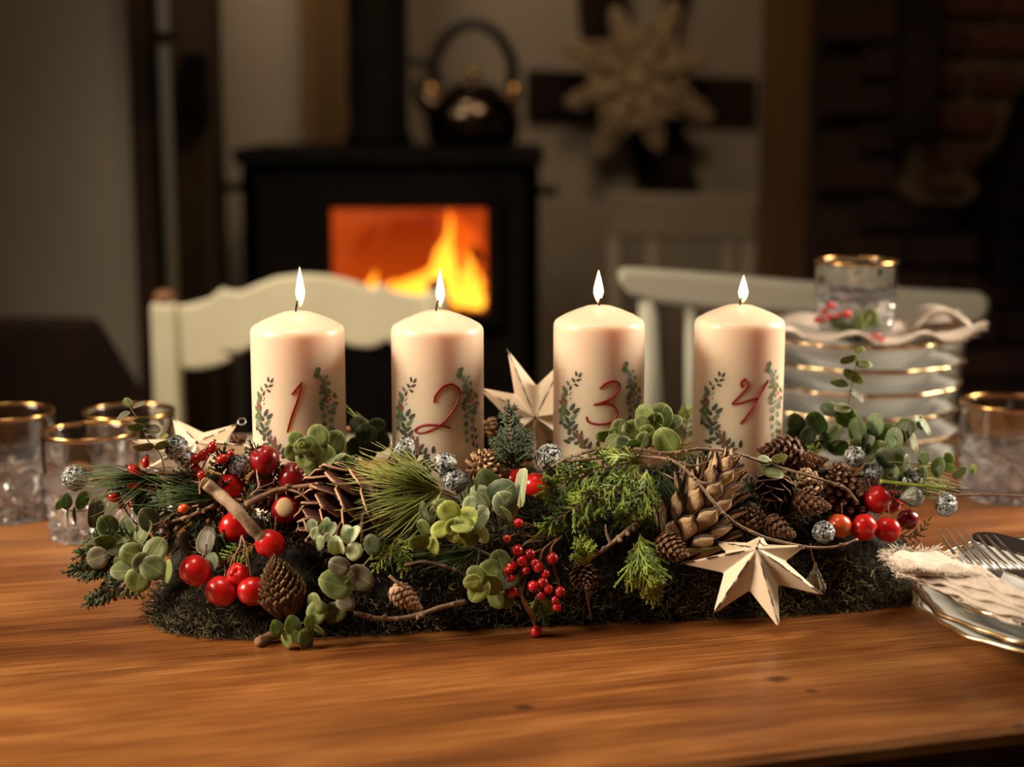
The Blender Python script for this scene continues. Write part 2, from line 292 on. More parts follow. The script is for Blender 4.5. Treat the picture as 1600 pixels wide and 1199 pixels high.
# ------------------------------------------------------------------ mesh builder
class MB:
    def __init__(s): s.V = []; s.F = []; s.m = []; s.n = 0
    def add(s, V, Fc, mi=0):
        V = np.asarray(V, float).reshape(-1, 3); s.V.append(V); b = s.n
        for f in Fc: s.F.append([i + b for i in f]); s.m.append(mi)
        s.n += len(V); return s
    def box(s, c, size, rot=None, mi=0):
        hx, hy, hz = [a / 2 for a in size]
        V = [Vector((x, y, z)) for x in (-hx, hx) for y in (-hy, hy) for z in (-hz, hz)]
        if rot is not None: V = [rot @ v for v in V]
        V = [Vector(c) + v for v in V]
        return s.add(V, [(0, 1, 3, 2), (4, 6, 7, 5), (0, 4, 5, 1), (2, 3, 7, 6), (0, 2, 6, 4), (1, 5, 7, 3)], mi)
    def tube(s, path, rad, n=6, mi=0, cap=True):
        P = [Vector(p) for p in path]; k = len(P)
        if not hasattr(rad, '__len__'): rad = [rad] * k
        ref = Vector((0.13, .21, .97)); V = []; prev = None
        for i in range(k):
            t = (P[min(i + 1, k - 1)] - P[max(i - 1, 0)]);
            if t.length < 1e-9: t = Vector((0, 0, 1))
            t.normalize()
            if prev is None:
                a = t.cross(ref);
                if a.length < .05: a = t.cross(Vector((1, 0, 0)))
            else: a = prev - t * prev.dot(t)
            a.normalize(); prev = a; b = t.cross(a)
            for j in range(n):
                q = 2 * PI * j / n; V.append(P[i] + (a * math.cos(q) + b * math.sin(q)) * rad[i])
        Fc = [(i * n + j, i * n + (j + 1) % n, (i + 1) * n + (j + 1) % n, (i + 1) * n + j) for i in range(k - 1) for j in range(n)]
        if cap: Fc += [tuple(range(n - 1, -1, -1)), tuple((k - 1) * n + j for j in range(n))]
        return s.add(V, Fc, mi)
    def lathe(s, prof, n=32, c=(0, 0, 0), mi=0, rf=None, closed=False):
        k = len(prof); V = []
        for i, (r, z) in enumerate(prof):
            for j in range(n):
                q = 2 * PI * j / n; rr = r if rf is None else rf(i, q, r, z)
                V.append((c[0] + rr * math.cos(q), c[1] + rr * math.sin(q), c[2] + z))
        m = k if closed else k - 1
        Fc = [(i * n + j, i * n + (j + 1) % n, ((i + 1) % k) * n + (j + 1) % n, ((i + 1) % k) * n + j) for i in range(m) for j in range(n)]
        if not closed:
            if prof[0][0] > 1e-6: Fc.append(tuple(range(n - 1, -1, -1)))
            if prof[-1][0] > 1e-6: Fc.append(tuple((k - 1) * n + j for j in range(n)))
        return s.add(V, Fc, mi)
    def ball(s, c, r, nu=16, nv=10, mi=0, fn=None):
        if not hasattr(r, '__len__'): r = (r, r, r)
        V = []
        for i in range(nv + 1):
            th = PI * i / nv
            for j in range(nu):
                ph = 2 * PI * j / nu
                d = Vector((math.sin(th) * math.cos(ph), math.sin(th) * math.sin(ph), math.cos(th)))
                k = fn(d) if fn else 1
                V.append((c[0] + d.x * r[0] * k, c[1] + d.y * r[1] * k, c[2] + d.z * r[2] * k))
        return s.add(V, [(i * nu + j, (i + 1) * nu + j, (i + 1) * nu + (j + 1) % nu, i * nu + (j + 1) % nu) for i in range(nv) for j in range(nu)], mi)
    def prism(s, pts, y0, y1, mi=0):
        """outline (x,z) extruded along y"""
        n = len(pts); V = [(p[0], y0, p[1]) for p in pts] + [(p[0], y1, p[1]) for p in pts]
        return s.add(V, [tuple(range(n)), tuple(range(2 * n - 1, n - 1, -1))] + [(i, i + n, (i + 1) % n + n, (i + 1) % n) for i in range(n)], mi)
    def mesh(s, name, mats, smooth=True, weld=False):
        me = bpy.data.meshes.new(name)
        V = np.concatenate(s.V) if s.V else np.zeros((0, 3))
        me.from_pydata(V.tolist(), [], s.F)
        for m in (mats if isinstance(mats, (list, tuple)) else [mats]): me.materials.append(m)
        if any(s.m): me.polygons.foreach_set('material_index', s.m)
        if smooth: me.polygons.foreach_set('use_smooth', [True] * len(me.polygons))
        me.update(); return me
    def obj(s, name, mats, parent=None, smooth=True, origin=None, bevel=0, auto=None):
        if origin is not None:
            o_ = np.array(origin); s.V = [v - o_ for v in s.V]
        me = s.mesh(name, mats, smooth)
        o = link(name, me, parent)
        if origin is not None and parent is None: o.location = origin
        if bevel:
            b = o.modifiers.new('b', 'BEVEL'); b.width = bevel; b.segments = 2; b.limit_method = 'ANGLE'
        return o
def link(name, me, parent=None, Mx=None):
    o = bpy.data.objects.new(name, me); C.objects.link(o)
    if parent is not None: o.parent = parent
    if Mx is not None: o.matrix_basis = Mx
    return o
def thing(name, label, cat, loc=(0, 0, 0), group=None, Mx=None):
    o = bpy.data.objects.new(name, None); C.objects.link(o); o.location = loc
    if Mx is not None: o.matrix_basis = Mx
    o.empty_display_size = .02
    return tag(o, label, cat, group)
def tag(o, label, cat, group=None):
    o['label'] = label; o['category'] = cat
    if group: o['group'] = group
    return o
def struct(o): o['kind'] = 'structure'; return o
def stuff(o): o['kind'] = 'stuff'; return o
def cr(pts, k=8):
    """Catmull-Rom through points"""
    P = [Vector(p) for p in pts]; P = [P[0] * 2 - P[1]] + P + [P[-1] * 2 - P[-2]]; out = []
    for i in range(1, len(P) - 2):
        for j in range(k):
            t = j / k
            out.append(.5 * ((2 * P[i]) + (P[i + 1] - P[i - 1]) * t + (2 * P[i - 1] - 5 * P[i] + 4 * P[i + 1] - P[i + 2]) * t * t + (3 * P[i] - P[i - 1] - 3 * P[i + 1] + P[i + 2]) * t ** 3))
    out.append(P[-2]); return out
def frame(o, x, z):
    """matrix with x axis and approximate z axis"""
    x = Vector(x).normalized(); y = Vector(z).cross(x).normalized(); z = x.cross(y)
    return Matrix(((x.x, y.x, z.x, o[0]), (x.y, y.y, z.y, o[1]), (x.z, y.z, z.z, o[2]), (0, 0, 0, 1)))
# ------------------------------------------------------------------ the room
def panel(name, x0, x1, Y, m, z0=0, z1=2.7, th=.12, kind=True, parent=None):
    o = MB().box(((x0 + x1) / 2, Y + th / 2, (z0 + z1) / 2), (x1 - x0, th, z1 - z0)).obj(name, m, parent, smooth=False)
    if kind and parent is None: struct(o)
    return o
def X(px, Y): return atY(px, 600, Y).x
def Zy(py, Y): return atY(800, py, Y).z
struct(MB().box((0, 1.6, -.05), (6.2, 5.6, .1)).obj('floor', M['floor'], smooth=False))
struct(MB().box((0, 1.6, 2.75), (6.2, 5.6, .1)).obj('ceiling', M['plaster_grey'], smooth=False))
YB = 3.8
wb = panel('wall_back', -3.0, X(1178, YB), YB, M['plaster'])
# blackened timbers set in the back wall
def beam(pts, Y0=YB, th=.05, name='timber_beam', m='timber'):
    q = [(X(px, Y0 - .03), Zy(py, Y0 - .03)) for px, py in pts]
    return MB().prism(q, Y0 - .035, Y0 + .02).obj(name, M[m], wb, smooth=False, bevel=.006)
beam([(822, 108), (1172, 122), (1174, 190), (1095, 188), (822, 180)])
beam([(886, -160), (955, -160), (985, 60), (1000, 185), (942, 178), (905, 60)])
beam([(965, 192), (1055, 192), (1088, 290), (995, 292)])
beam([(1060, -160), (1110, -160), (1035, 118), (1005, 112)])
struct(MB().box(((X(1178, YB) + X(1285, YB)) / 2 , YB + .03, 1.35), (X(1285, YB) - X(1178, YB), .14, 2.7)).obj('wall_corner', M['ochre'], smooth=False))
# boxed chimney side left of the pipe
cb = MB().box(((X(482, 3.72) + X(560, 3.72)) / 2, 3.75, 1.35), (X(560, 3.72) - X(482, 3.72), .12, 2.7)).obj('trim_1', M['ochre'], smooth=False, bevel=.006); struct(cb)
# brick wall on the right
YR = 3.3
BW0 = X(1278, YR); k_ = 1 / mpp(Vector((0, YR, 1)))
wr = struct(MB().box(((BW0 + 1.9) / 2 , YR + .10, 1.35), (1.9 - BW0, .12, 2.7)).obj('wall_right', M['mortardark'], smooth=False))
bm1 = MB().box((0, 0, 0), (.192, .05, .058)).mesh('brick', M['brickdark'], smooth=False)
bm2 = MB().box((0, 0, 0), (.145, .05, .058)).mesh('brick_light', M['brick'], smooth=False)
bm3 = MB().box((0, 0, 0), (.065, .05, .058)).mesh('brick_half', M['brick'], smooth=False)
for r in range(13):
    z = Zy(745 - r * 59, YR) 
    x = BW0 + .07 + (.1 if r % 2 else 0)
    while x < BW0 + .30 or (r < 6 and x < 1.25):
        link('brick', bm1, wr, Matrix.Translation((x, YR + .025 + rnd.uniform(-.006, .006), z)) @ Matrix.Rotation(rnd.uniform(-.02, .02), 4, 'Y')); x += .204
# the raised light-jointed brick pier with its stepped right edge
pier = [(1440, -60), (1640, -60), (1605, 92), (1560, 170), (1545, 225), (1505, 275), (1520, 300), (1496, 322), (1425, 320), (1395, 300), (1412, 262), (1418, 205), (1440, 190)]
PY = 3.25
pm = MB().prism([(X(a, PY), Zy(b, PY)) for a, b in pier], PY, YR + .05).obj('trim_2', M['mortar'], smooth=False, bevel=.01); struct(pm)
def pbrick(x0, x1, y0, y1):
    xa, xb, za, zb = X(x0, PY), X(x1, PY), Zy(y1, PY), Zy(y0, PY)
    o = MB().box(((xa + xb) / 2, PY - .005, (za + zb) / 2), (xb - xa, .03, zb - za)).obj('brick', M['brick'], pm, smooth=False, bevel=.006)
for a in ((1444, 1530, -30, 26), (1536, 1628, -30, 26), (1444, 1486, 44, 84), (1492, 1580, 44, 84), (1446, 1480, 107, 145), (1494, 1560, 107, 146), (1440, 1528, 168, 207), (1436, 1470, 224, 262), (1484, 1513, 226, 262), (1424, 1490, 282, 298)): pbrick(*a)
# dark timber post in front of the bricks and the black oven mouth
po = MB().box(((X(1385, 3.2) + X(1438, 3.2)) / 2, 3.2, (Zy(215, 3.2) + 2.7) / 2), (X(1438, 3.2) - X(1385, 3.2), .1, 2.7 - Zy(215, 3.2))).obj('trim_3', M['timber'], smooth=False, bevel=.008); struct(po)
om = [(X(px, 3.22), Zy(py, 3.22)) for px, py in ((1532, 440), (1528, 330), (1548, 235), (1575, 170), (1640, 120), (1800, 90), (1800, 440))]
struct(MB().prism(om, 3.12, 3.35).obj('trim_4', M['iron'], smooth=False, bevel=.01))
struct(MB().box((2.35, 1.6, 1.35), (.1, 5.6, 2.7)).obj('wall_side', M['plaster_grey'], smooth=False))
# left: pale wall leaf, dark post, glazed edge
YL = 2.9
struct(MB().box(((X(220, YL) - 3.0) / 2, YL + .05, 1.35), (X(220, YL) + 3.0, .1, 2.7)).obj('wall_left', M['plaster_grey'], smooth=False))
struct(MB().box(((X(222, 2.88) + X(256, 2.88)) / 2, 2.92, 1.35), (X(256, 2.88) - X(222, 2.88), .12, 2.7)).obj('trim_5', M['timber'], smooth=False, bevel=.006))
d1 = thing('glazed_door', 'narrow glazed door standing edge-on beside the dark post, a pale gleam put into its colour', 'door', (X(270, 2.95), 2.95, 0))
MB().box((0, 0, 1.35), (X(283, 2.95) - X(258, 2.95), .02, 2.68)).obj('pane', M['door_gleam'], d1, smooth=False, bevel=.003)
MB().box((0, .0, Zy(58, 2.95)), (X(286, 2.95) - X(255, 2.95), .03, .016)).obj('glazing_bar', M['timber'], d1, smooth=False)
struct(MB().box(((X(283, 3.1) + X(346, 3.1)) / 2, 3.15, 1.35), (X(346, 3.1) - X(283, 3.1), .14, 2.7)).obj('trim_6', M['timber_brown'], smooth=False, bevel=.006))
lb = thing('door_latch_box', 'black iron latch box fixed to the brown timber post', 'latch', (X(320, 3.06), 3.06, Zy(140, 3.06)))
MB().box((0, 0, 0), (X(338, 3.06) - X(303, 3.06), .05, Zy(85, 3.06) - Zy(198, 3.06))).obj('case', M['iron'], lb, smooth=False, bevel=.006)
MB().tube([(-.0, -.03, -.02), (.0, -.05, -.02), (.012, -.055, -.05)], .006, 8).obj('lever', M['iron'], lb)
MB().box((X(251, 3.0), 3.06, 1.35), (.02, .16, 2.6)).obj('trim_7', M['timber'], smooth=False)['kind'] = 'structure'

# ------------------------------------------------------------------ wood stove with pipe
YS = 3.15
sx0, sx1 = X(386, YS), X(842, YS); szt = Zy(232, YS)
fx0, fx1, fz0, fz1 = X(524, YS), X(760, YS), Zy(486, YS), Zy(326, YS)
st = thing('wood_stove', 'black cast iron wood stove with a fire burning behind its window', 'stove', ((sx0 + sx1) / 2, YS + .25, 0))
SO = Vector(st.location)
def sbox(n, x0, x1, y0, y1, z0, z1, m='iron', bev=.004, par=None):
    return MB().box(((x0 + x1) / 2 - SO.x, (y0 + y1) / 2 - SO.y, (z0 + z1) / 2), (x1 - x0, y1 - y0, z1 - z0)).obj(n, M[m], par or st, smooth=False, bevel=bev)
D = .42
sbox('side_panel', sx0, sx0 + .03, YS, YS + D, .12, szt - .03); sbox('side_panel', sx1 - .03, sx1, YS, YS + D, .12, szt - .03)
sbox('back_panel', sx0, sx1, YS + D - .03, YS + D, .12, szt - .03); sbox('base', sx0, sx1, YS, YS + D, .10, .14)
sbox('top_plate', sx0 - .012, sx1 + .008, YS - .02, YS + D, szt - .03, szt)
sbox('front_frame', sx0, fx0 - .02, YS, YS + .03, .12, szt - .03); sbox('front_frame', fx1 + .02, sx1, YS, YS + .03, .12, szt - .03)
sbox('front_frame', fx0 - .02, fx1 + .02, YS, YS + .03, fz1 + .02, szt - .03); sbox('ash_drawer', fx0 - .02, fx1 + .02, YS, YS + .03, .12, fz0 - .02)
dr = sbox('door', fx0 - .03, fx1 + .03, YS - .022, YS - .002, fz1, fz1 + .03)
sbox('door_rail', fx0 - .03, fx1 + .03, YS - .022, YS - .002, fz0 - .03, fz0); sbox('door_rail', fx0 - .03, fx0, YS - .022, YS - .002, fz0, fz1); sbox('door_rail', fx1, fx1 + .03, YS - .022, YS - .002, fz0, fz1)
MB().tube([(sx1 - SO.x - .01, YS - SO.y + .03, Zy(299, YS)), (sx1 - SO.x + .035, YS - SO.y + .03, Zy(300, YS))], .009, 10).obj('side_handle', M['iron'], st)
MB().tube([(sx0 - SO.x + .01, YS - SO.y + .03, Zy(293, YS)), (sx0 - SO.x - .035, YS - SO.y + .03, Zy(294, YS))], .009, 10).obj('side_handle', M['iron'], st)
for sx in (sx0 + .05, sx1 - .05):
    for sy in (YS + .05, YS + D - .05):
        MB().lathe([(.022, 0), (.016, .05), (.024, .11)], 12, (sx - SO.x, sy - SO.y, 0)).obj('leg', M['iron'], st)
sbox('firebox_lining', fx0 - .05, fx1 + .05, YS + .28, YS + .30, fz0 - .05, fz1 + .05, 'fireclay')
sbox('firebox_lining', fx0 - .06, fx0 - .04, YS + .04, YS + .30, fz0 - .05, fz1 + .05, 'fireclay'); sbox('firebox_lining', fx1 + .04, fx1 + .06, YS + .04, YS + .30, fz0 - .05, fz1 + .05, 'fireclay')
sbox('grate', fx0 - .05, fx1 + .05, YS + .04, YS + .30, fz0 - .05, fz0 - .035)
sbox('baffle_plate', fx0 - .05, fx1 + .05, YS + .04, YS + .30, fz1 + .05, fz1 + .06)
sbox('window_pane', fx0, fx1, YS - .014, YS - .010, fz0, fz1, 'glass', 0)
# pipe
pxc = X(597, YS + .25); pr = (X(643, YS + .25) - X(551, YS + .25)) / 2
pz = 2.7
MB().lathe([(pr * 1.12, szt), (pr * 1.12, szt + .025), (pr, szt + .03), (pr, 1.75), (pr * 1.03, 1.755), (pr * 1.03, 1.79), (pr, 1.795), (pr, pz)], 32, (pxc - SO.x, 0, 0)).obj('flue_pipe', M['iron'], st)
# logs and flames inside
def log(a, b, r):
    a, b = Vector(a), Vector(b)
    t = MB().tube([a + (b - a) * (i / 6) + Vector((0, 0, .004 * math.sin(i * 2.1))) for i in range(7)], [r * (1 + .1 * math.sin(i * 3.3)) for i in range(7)], 12)
    o = t.obj('firewood_log', M['log'], origin=a); return o
l1 = log((X(570, 3.3), 3.33, fz0 - .005), (X(745, 3.3), 3.36, fz0 + .01), .026); tag(l1, 'charred split log lying lengthwise at the front of the stove fire', 'log')
l2 = log((X(640, 3.36), 3.37, fz0 + .055), (X(752, 3.36), 3.37, fz0 + .095), .020); tag(l2, 'slanting burning log resting behind the other log in the stove', 'log')
def flame_mat(name, base, tip, s):
    m, nt, b = new_mat(name); nt.nodes.remove(b); N, L = nt.nodes, nt.links
    tc = N.new('ShaderNodeTexCoord'); sx = N.new('ShaderNodeSeparateXYZ'); L.new(tc.outputs['Generated'], sx.inputs[0])
    r = N.new('ShaderNodeValToRGB'); r.color_ramp.elements[0].color = (*base, 1); r.color_ramp.elements[1].color = (*tip, 1); r.color_ramp.elements[0].position = .15
    L.new(sx.outputs[2], r.inputs[0]); e = N.new('ShaderNodeEmission'); e.inputs[1].default_value = s; L.new(r.outputs[0], e.inputs[0])
    L.new(e.outputs[0], N['Material Output'].inputs[0]); return m
M['fire_yellow'] = flame_mat('fire_yellow', (1, .44, .03), (1, .24, .012), 3.0)
M['fire_orange'] = flame_mat('fire_orange', (1, .20, .01), (.8, .06, .003), 1.2)
M['fire_deep'] = flame_mat('fire_deep', (.8, .10, .005), (.35, .02, .002), .8)
fl = thing('stove_fire', 'orange and yellow flames leaping over the logs in the stove', 'fire', ((fx0 + fx1) / 2, YS + .2, fz0))
def flame(px, py0, py1, wpx, Y, m, lean=0, k=1):
    z0, z1 = Zy(py0, Y), Zy(py1, Y); x = X(px, Y); r = wpx / 2 * mpp((x, Y, z0)); H = z1 - z0
    P = [Vector((x + lean * (i / 8) ** 1.5 * H + r * .25 * math.sin(i * 1.3 + px), Y, z0 + H * i / 8)) - fl.location for i in range(9)]
    R = [r * a for a in (.5, .9, 1, .95, .8, .62, .42, .22, .03)]
    MB().tube(P, R, 12).obj('flame', M[m], fl)
flame(645, 490, 335, 190, YS + .26, 'fire_deep', .1)
flame(575, 485, 350, 90, YS + .262, 'fire_deep', .1)
flame(612, 470, 400, 80, YS + .245, 'fire_orange', .8)
flame(650, 470, 375, 90, YS + .245, 'fire_orange', .5)
flame(705, 470, 326, 95, YS + .24, 'fire_orange', .1)
flame(742, 480, 350, 36, YS + .24, 'fire_orange', 0)
for k_, (px_, pb_, pt_, w_, ln_) in enumerate(((690, 470, 350, 34, .10), (703, 450, 328, 20, .0), (672, 470, 395, 26, .25), (583, 474, 422, 18, .1), (602, 476, 436, 26, .5), (620, 476, 430, 26, .6), (640, 474, 418, 28, .6), (656, 474, 405, 24, .5), (735, 480, 392, 30, -.05), (718, 478, 420, 26, .1), (748, 482, 420, 18, 0))):
    flame(px_, pb_, pt_, w_, YS + .085 + .008 * (k_ % 3), 'fire_yellow', ln_)
# ------------------------------------------------------------------ kettle on the stove
KY = YS + .20; kz = szt; kx = X(741, KY); kr = (X(814, KY) - X(668, KY)) / 2
kt = thing('kettle', 'round steel kettle with a black arched handle on the stove top', 'kettle', (kx, KY, kz))
kh = Zy(133, KY) - kz
prof = [(0, 0), (kr * .82, 0), (kr * .93, .012), (kr, kh * .34), (kr * .96, kh * .58), (kr * .80, kh * .80), (kr * .52, kh * .94), (kr * .5, kh * .96)]
MB().lathe(prof, 48).obj('body', M['kettle'], kt)
MB().lathe([(kr * .5, kh * .95), (kr * .46, kh * 1.0), (kr * .2, kh * 1.06), (.0, kh * 1.07)], 32).obj('lid', M['kettle'], kt)
MB().lathe([(.006, kh * 1.05), (.006, kh * 1.12), (.014, kh * 1.18), (.014, kh * 1.24), (0, kh * 1.28)], 20).obj('lid_knob', M['brass'], kt)
MB().tube(cr([(-kr * .75, 0, kh * .55), (-kr * 1.05, 0, kh * .85), (-kr * 1.1, 0, kh * 1.12)], 6), [.026 - .0011 * i for i in range(13)], 14).obj('spout', M['kettle'], kt)
MB().box((-kr * 1.08, 0, kh * 1.36), (.045, .02, .02), Matrix.Rotation(.3, 3, 'Y')).obj('whistle', M['blackplastic'], kt, bevel=.004)
MB().tube(cr([(-kr * .72, 0, kh * .98), (-kr * .82, 0, kh * 1.35), (-kr * .5, 0, kh * 1.82), (0, 0, kh * 2.0), (kr * .5, 0, kh * 1.82), (kr * .82, 0, kh * 1.35), (kr * .78, 0, kh * .95)], 8), .012, 12).obj('handle', M['blackplastic'], kt)
for s_ in (-1, 1): MB().ball((s_ * kr * .86, -.005, kh * .86), (.014, .012, .022)).obj('handle_bracket', M['brass'], kt)

# ------------------------------------------------------------------ straw star hanging on the back wall
SY = 3.68
scx = atY(995, 125, SY); stw = thing('straw_snowflake', 'large lacy straw snowflake hanging on the timbered back wall', 'ornament', scx)
R_ = 118 * mpp(scx)
for i in range(8):
    a = 2 * PI * i / 8 + .32; d = Vector((math.cos(a), 0, math.sin(a))); t = Vector((-math.sin(a), 0, math.cos(a)))
    mb = MB(); RR = R_ * (1.12 if i % 2 else .98)
    for (r0, r1, wv, dy) in ((.05, .55, .20, 0), (.30, .80, .17, -.01), (.55, 1.0, .10, 0), (.1, .98, .035, -.02), (.18, .62, .30, -.015)):
        for s_ in (-1, 1):
            mb.tube(cr([d * RR * r0 + Vector((0, dy, 0)), d * RR * (r0 + r1) / 2 + t * s_ * RR * wv + Vector((0, dy - .01, 0)), d * RR * r1], 6), .0075, 5)
    for k in range(9):
        u = .22 + .09 * k
        for s_ in (-1, 1):
            q = d * RR * u; mb.tube(cr([q, q + (d * .35 + t * s_ * .7) * RR * .16 * (1.25 - u), q + (d * .9 + t * s_ * .75) * RR * .22 * (1.25 - u)], 4), [.007] * 8 + [.003], 5)
    mb.obj('straw_ray', M['straw'], stw)
MB().ball((0, -.02, 0), (.03, .02, .03)).obj('straw_centre', M['straw'], stw)
MB().tube([(0, 0, R_ * .9), (0, 0, 2.55 - scx.z)], .0015, 4).obj('hanging_cord', M['straw'], stw)

# ------------------------------------------------------------------ chairs
def chair_rail(Y, pts, th, m, par, org, name='backrest', bev=.006):
    q = [((atY(px, py, Y) - org).x, (atY(px, py, Y) - org).z) for px, py in pts]
    return MB().prism(q, Y - org.y, Y + th - org.y).obj(name, m, par, smooth=False, bevel=bev)
YC = 2.42
co = Vector((atY(465, 600, YC).x, YC, 0)); ch = thing('dining_chair', 'cream painted chair with scalloped crest rail, standing before the stove', 'chair', co)
crest = [(272, 481), (296, 477), (325, 469), (345, 452), (357, 456), (375, 457), (400, 446), (430, 435), (470, 430), (510, 432), (550, 441), (580, 452), (596, 445), (612, 456), (640, 462), (676, 463)]
under = [(676, 540), (650, 545), (620, 543), (604, 531), (592, 540), (575, 544), (550, 541), (520, 530), (430, 530), (395, 541), (372, 552), (345, 550), (362, 562), (350, 568), (330, 574), (305, 578), (284, 577)]
chair_rail(YC + .005, [(a, b) for a, b in crest] + under, .024, M['chairpaint'], ch, co, 'crest_rail')
for (xa, xb, ya) in ((237, 283, 474), (663, 702, 455)):
    zt = Zy(ya, YC); x0, x1 = X(xa, YC), X(xb, YC); xm = (x0 + x1) / 2 - co.x; wd = (x1 - x0) * .92
    MB().box((xm, .015, (zt + .02) / 2 + .0), (wd, .036, zt - .02)).obj('back_post', M['chairpaint'], ch, smooth=False, bevel=.007)
    MB().lathe([(wd * .42, 0), (wd * .44, .008), (wd * .3, .016), (0, .018)], 16, (xm, .015, zt)).obj('post_cap', M['barewood'], ch)
xl, xr = X(262, YC) - co.x, X(682, YC) - co.x
for z, hh in ((.60, .035), (.30, .03)): MB().box(((xl + xr) / 2, .015, z), (xr - xl, .02, hh)).obj('cross_rail', M['chairpaint'], ch, smooth=False, bevel=.004)
MB().box(((xl + xr) / 2, -.20, .44), (xr - xl + .03, .42, .03)).obj('seat', M['chairpaint'], ch, smooth=False, bevel=.01)
for x_ in (xl + .01, xr - .01): MB().lathe([(.014, 0), (.02, .2), (.018, .43)], 14, (x_, -.37, 0)).obj('leg', M['chairpaint'], ch)

YD = 1.98
co2 = Vector((atY(1250, 600, YD).x, YD, 0)); c2 = thing('dining_chair', 'pale grey-green chair with a broad curved top rail behind the plate stack', 'chair', co2)
top = [(968, 421), (990, 420), (1100, 428), (1250, 441), (1400, 452), (1535, 459), (1550, 466), (1549, 487), (1535, 505), (1500, 512), (1400, 505), (1250, 492), (1110, 484), (1020, 474), (985, 462), (966, 440)]
chair_rail(YD, top, .03, M['chairpaint2'], c2, co2, 'top_rail', .01)
def stick(n, pa, pb, r0, r1, Ya, Yb=None):
    a = atY(*pa, Ya) - co2; b = atY(*pb, Yb or Ya) - co2
    MB().tube([a, a.lerp(b, .5), b], [r0, (r0 + r1) / 2, r1], 12).obj(n, M['chairpaint2'], c2)
stick('back_post', (1012, 470), (1022, 760), .012, .015, YD + .015); stick('back_post', (1492, 505), (1462, 790), .014, .016, YD + .015)
stick('spindle', (1080, 480), (1080, 760), .008, .008, YD + .015); stick('spindle', (1180, 488), (1175, 770), .008, .008, YD + .015); stick('spindle', (1290, 495), (1280, 780), .008, .008, YD + .015); stick('spindle', (1395, 500), (1375, 785), .008, .008, YD + .015)
xl, xr = X(1022, YD) - co2.x, X(1470, YD) - co2.x
MB().box(((xl + xr) / 2, .20, .455), (xr - xl + .04, .42, .03)).obj('seat', M['chairpaint2'], c2, smooth=False, bevel=.01)
for x_ in (xl + .01, xr - .01):
    for y_ in (.02, .38): MB().lathe([(.014, 0), (.02, .2), (.018, .46)], 14, (x_, y_, 0)).obj('leg', M['chairpaint2'], c2)

YE = 3.25
co3 = Vector((atY(1070, 600, YE).x, YE, 0)); c3 = thing('side_chair', 'old dim white chair with a deep top board by the back wall', 'chair', co3)
chair_rail(YE, [(945, 300), (1190, 306), (1180, 378), (952, 372)], .025, M['chairdim'], c3, co3, 'top_rail', .008)
def stk(pa, pb, r, n='back_post'):
    a = atY(*pa, YE + .012) - co3; b = atY(*pb, YE + .012) - co3
    MB().tube([a, b], r, 10).obj(n, M['chairdim'], c3)
stk((960, 370), (968, 640), .017); stk((1172, 376), (1165, 640), .017); stk((1020, 374), (1024, 600), .014, 'spindle'); stk((1140, 376), (1136, 600), .014, 'spindle')
MB().box((0, -.2, .45), (.36, .42, .03)).obj('seat', M['chairdim'], c3, smooth=False, bevel=.01)
for x_ in (-.15, .15):
    for y_ in (-.38, -.02): MB().lathe([(.014, 0), (.02, .2), (.018, .44)], 12, (x_, y_, 0)).obj('leg', M['chairdim'], c3)

# dark high-backed bench at far left
YN = 2.62
bo = Vector((atY(80, 600, YN).x, YN, 0)); bn = thing('wooden_bench', 'dark wooden bench with a sloping arm at the left wall', 'bench', bo)
chair_rail(YN, [(-420, 498), (-100, 497), (140, 499), (152, 512), (232, 640), (240, 760), (-420, 760)], .04, M['bench'], bn, bo, 'backrest', .01)
MB().box((X(-120, YN) - bo.x, -.18, .42), (X(180, YN) - X(-420, YN), .34, .04)).obj('seat', M['bench'], bn, smooth=False, bevel=.01)
for px in (-400, 165):
    for y_ in (-.32, .02): MB().box((X(px, YN) - bo.x, y_, .20), (.05, .05, .40)).obj('leg', M['bench'], bn, smooth=False, bevel=.005)

# ------------------------------------------------------------------ dining table, boards run along (TE), widths along TN
TE = Vector((.963, .268)); TNv = Vector((-.268, .963)); TANG = math.atan2(.268, .963)
def tp(u, v): q = TE * u + TNv * v; return Vector((q.x, q.y, TZ))
tab = thing('dining_table', 'long varnished brown wooden dining table carrying the candle arrangement', 'table', (*tp(.1, 1.24)[:2], 0))
tab.rotation_euler = (0, 0, TANG)
edges = [.818, .965, 1.066, 1.235, 1.38, 1.525, 1.665]
TU0, TU1 = -1.25, 1.55
for i in range(6):
    a, b = edges[i], edges[i + 1]; g = .0001
    y0, y1, zt, zb = a - 1.24, b - 1.24 - g, TZ, TZ - .038
    if i == 0: q = [(y0 + .012, zb), (y0 + .004, zb + .004), (y0, zb + .012), (y0, zt - .012), (y0 + .0015, zt - .006), (y0 + .005, zt - .0018), (y0 + .012, zt), (y1, zt), (y1, zb)]
    else: q = [(y0, zb), (y0, zt - .0003), (y0 + .0003, zt), (y1 - .0003, zt), (y1, zt - .0003), (y1, zb)]
    n_ = len(q); V = [(TU0 - .1, y, z) for y, z in q] + [(TU1 - .1, y, z) for y, z in q]
    MB().add(V, [tuple(range(n_)), tuple(range(2 * n_ - 1, n_ - 1, -1))] + [(k, k + n_, (k + 1) % n_ + n_, (k + 1) % n_) for k in range(n_)]).obj('plank', M['wood'], tab, smooth=False)
for v in (.87, 1.60): MB().box(((TU0 + TU1) / 2 - .1, v - 1.24, TZ - .09), (TU1 - TU0 - .2, .025, .10)).obj('apron', M['wood'], tab, smooth=False, bevel=.003)
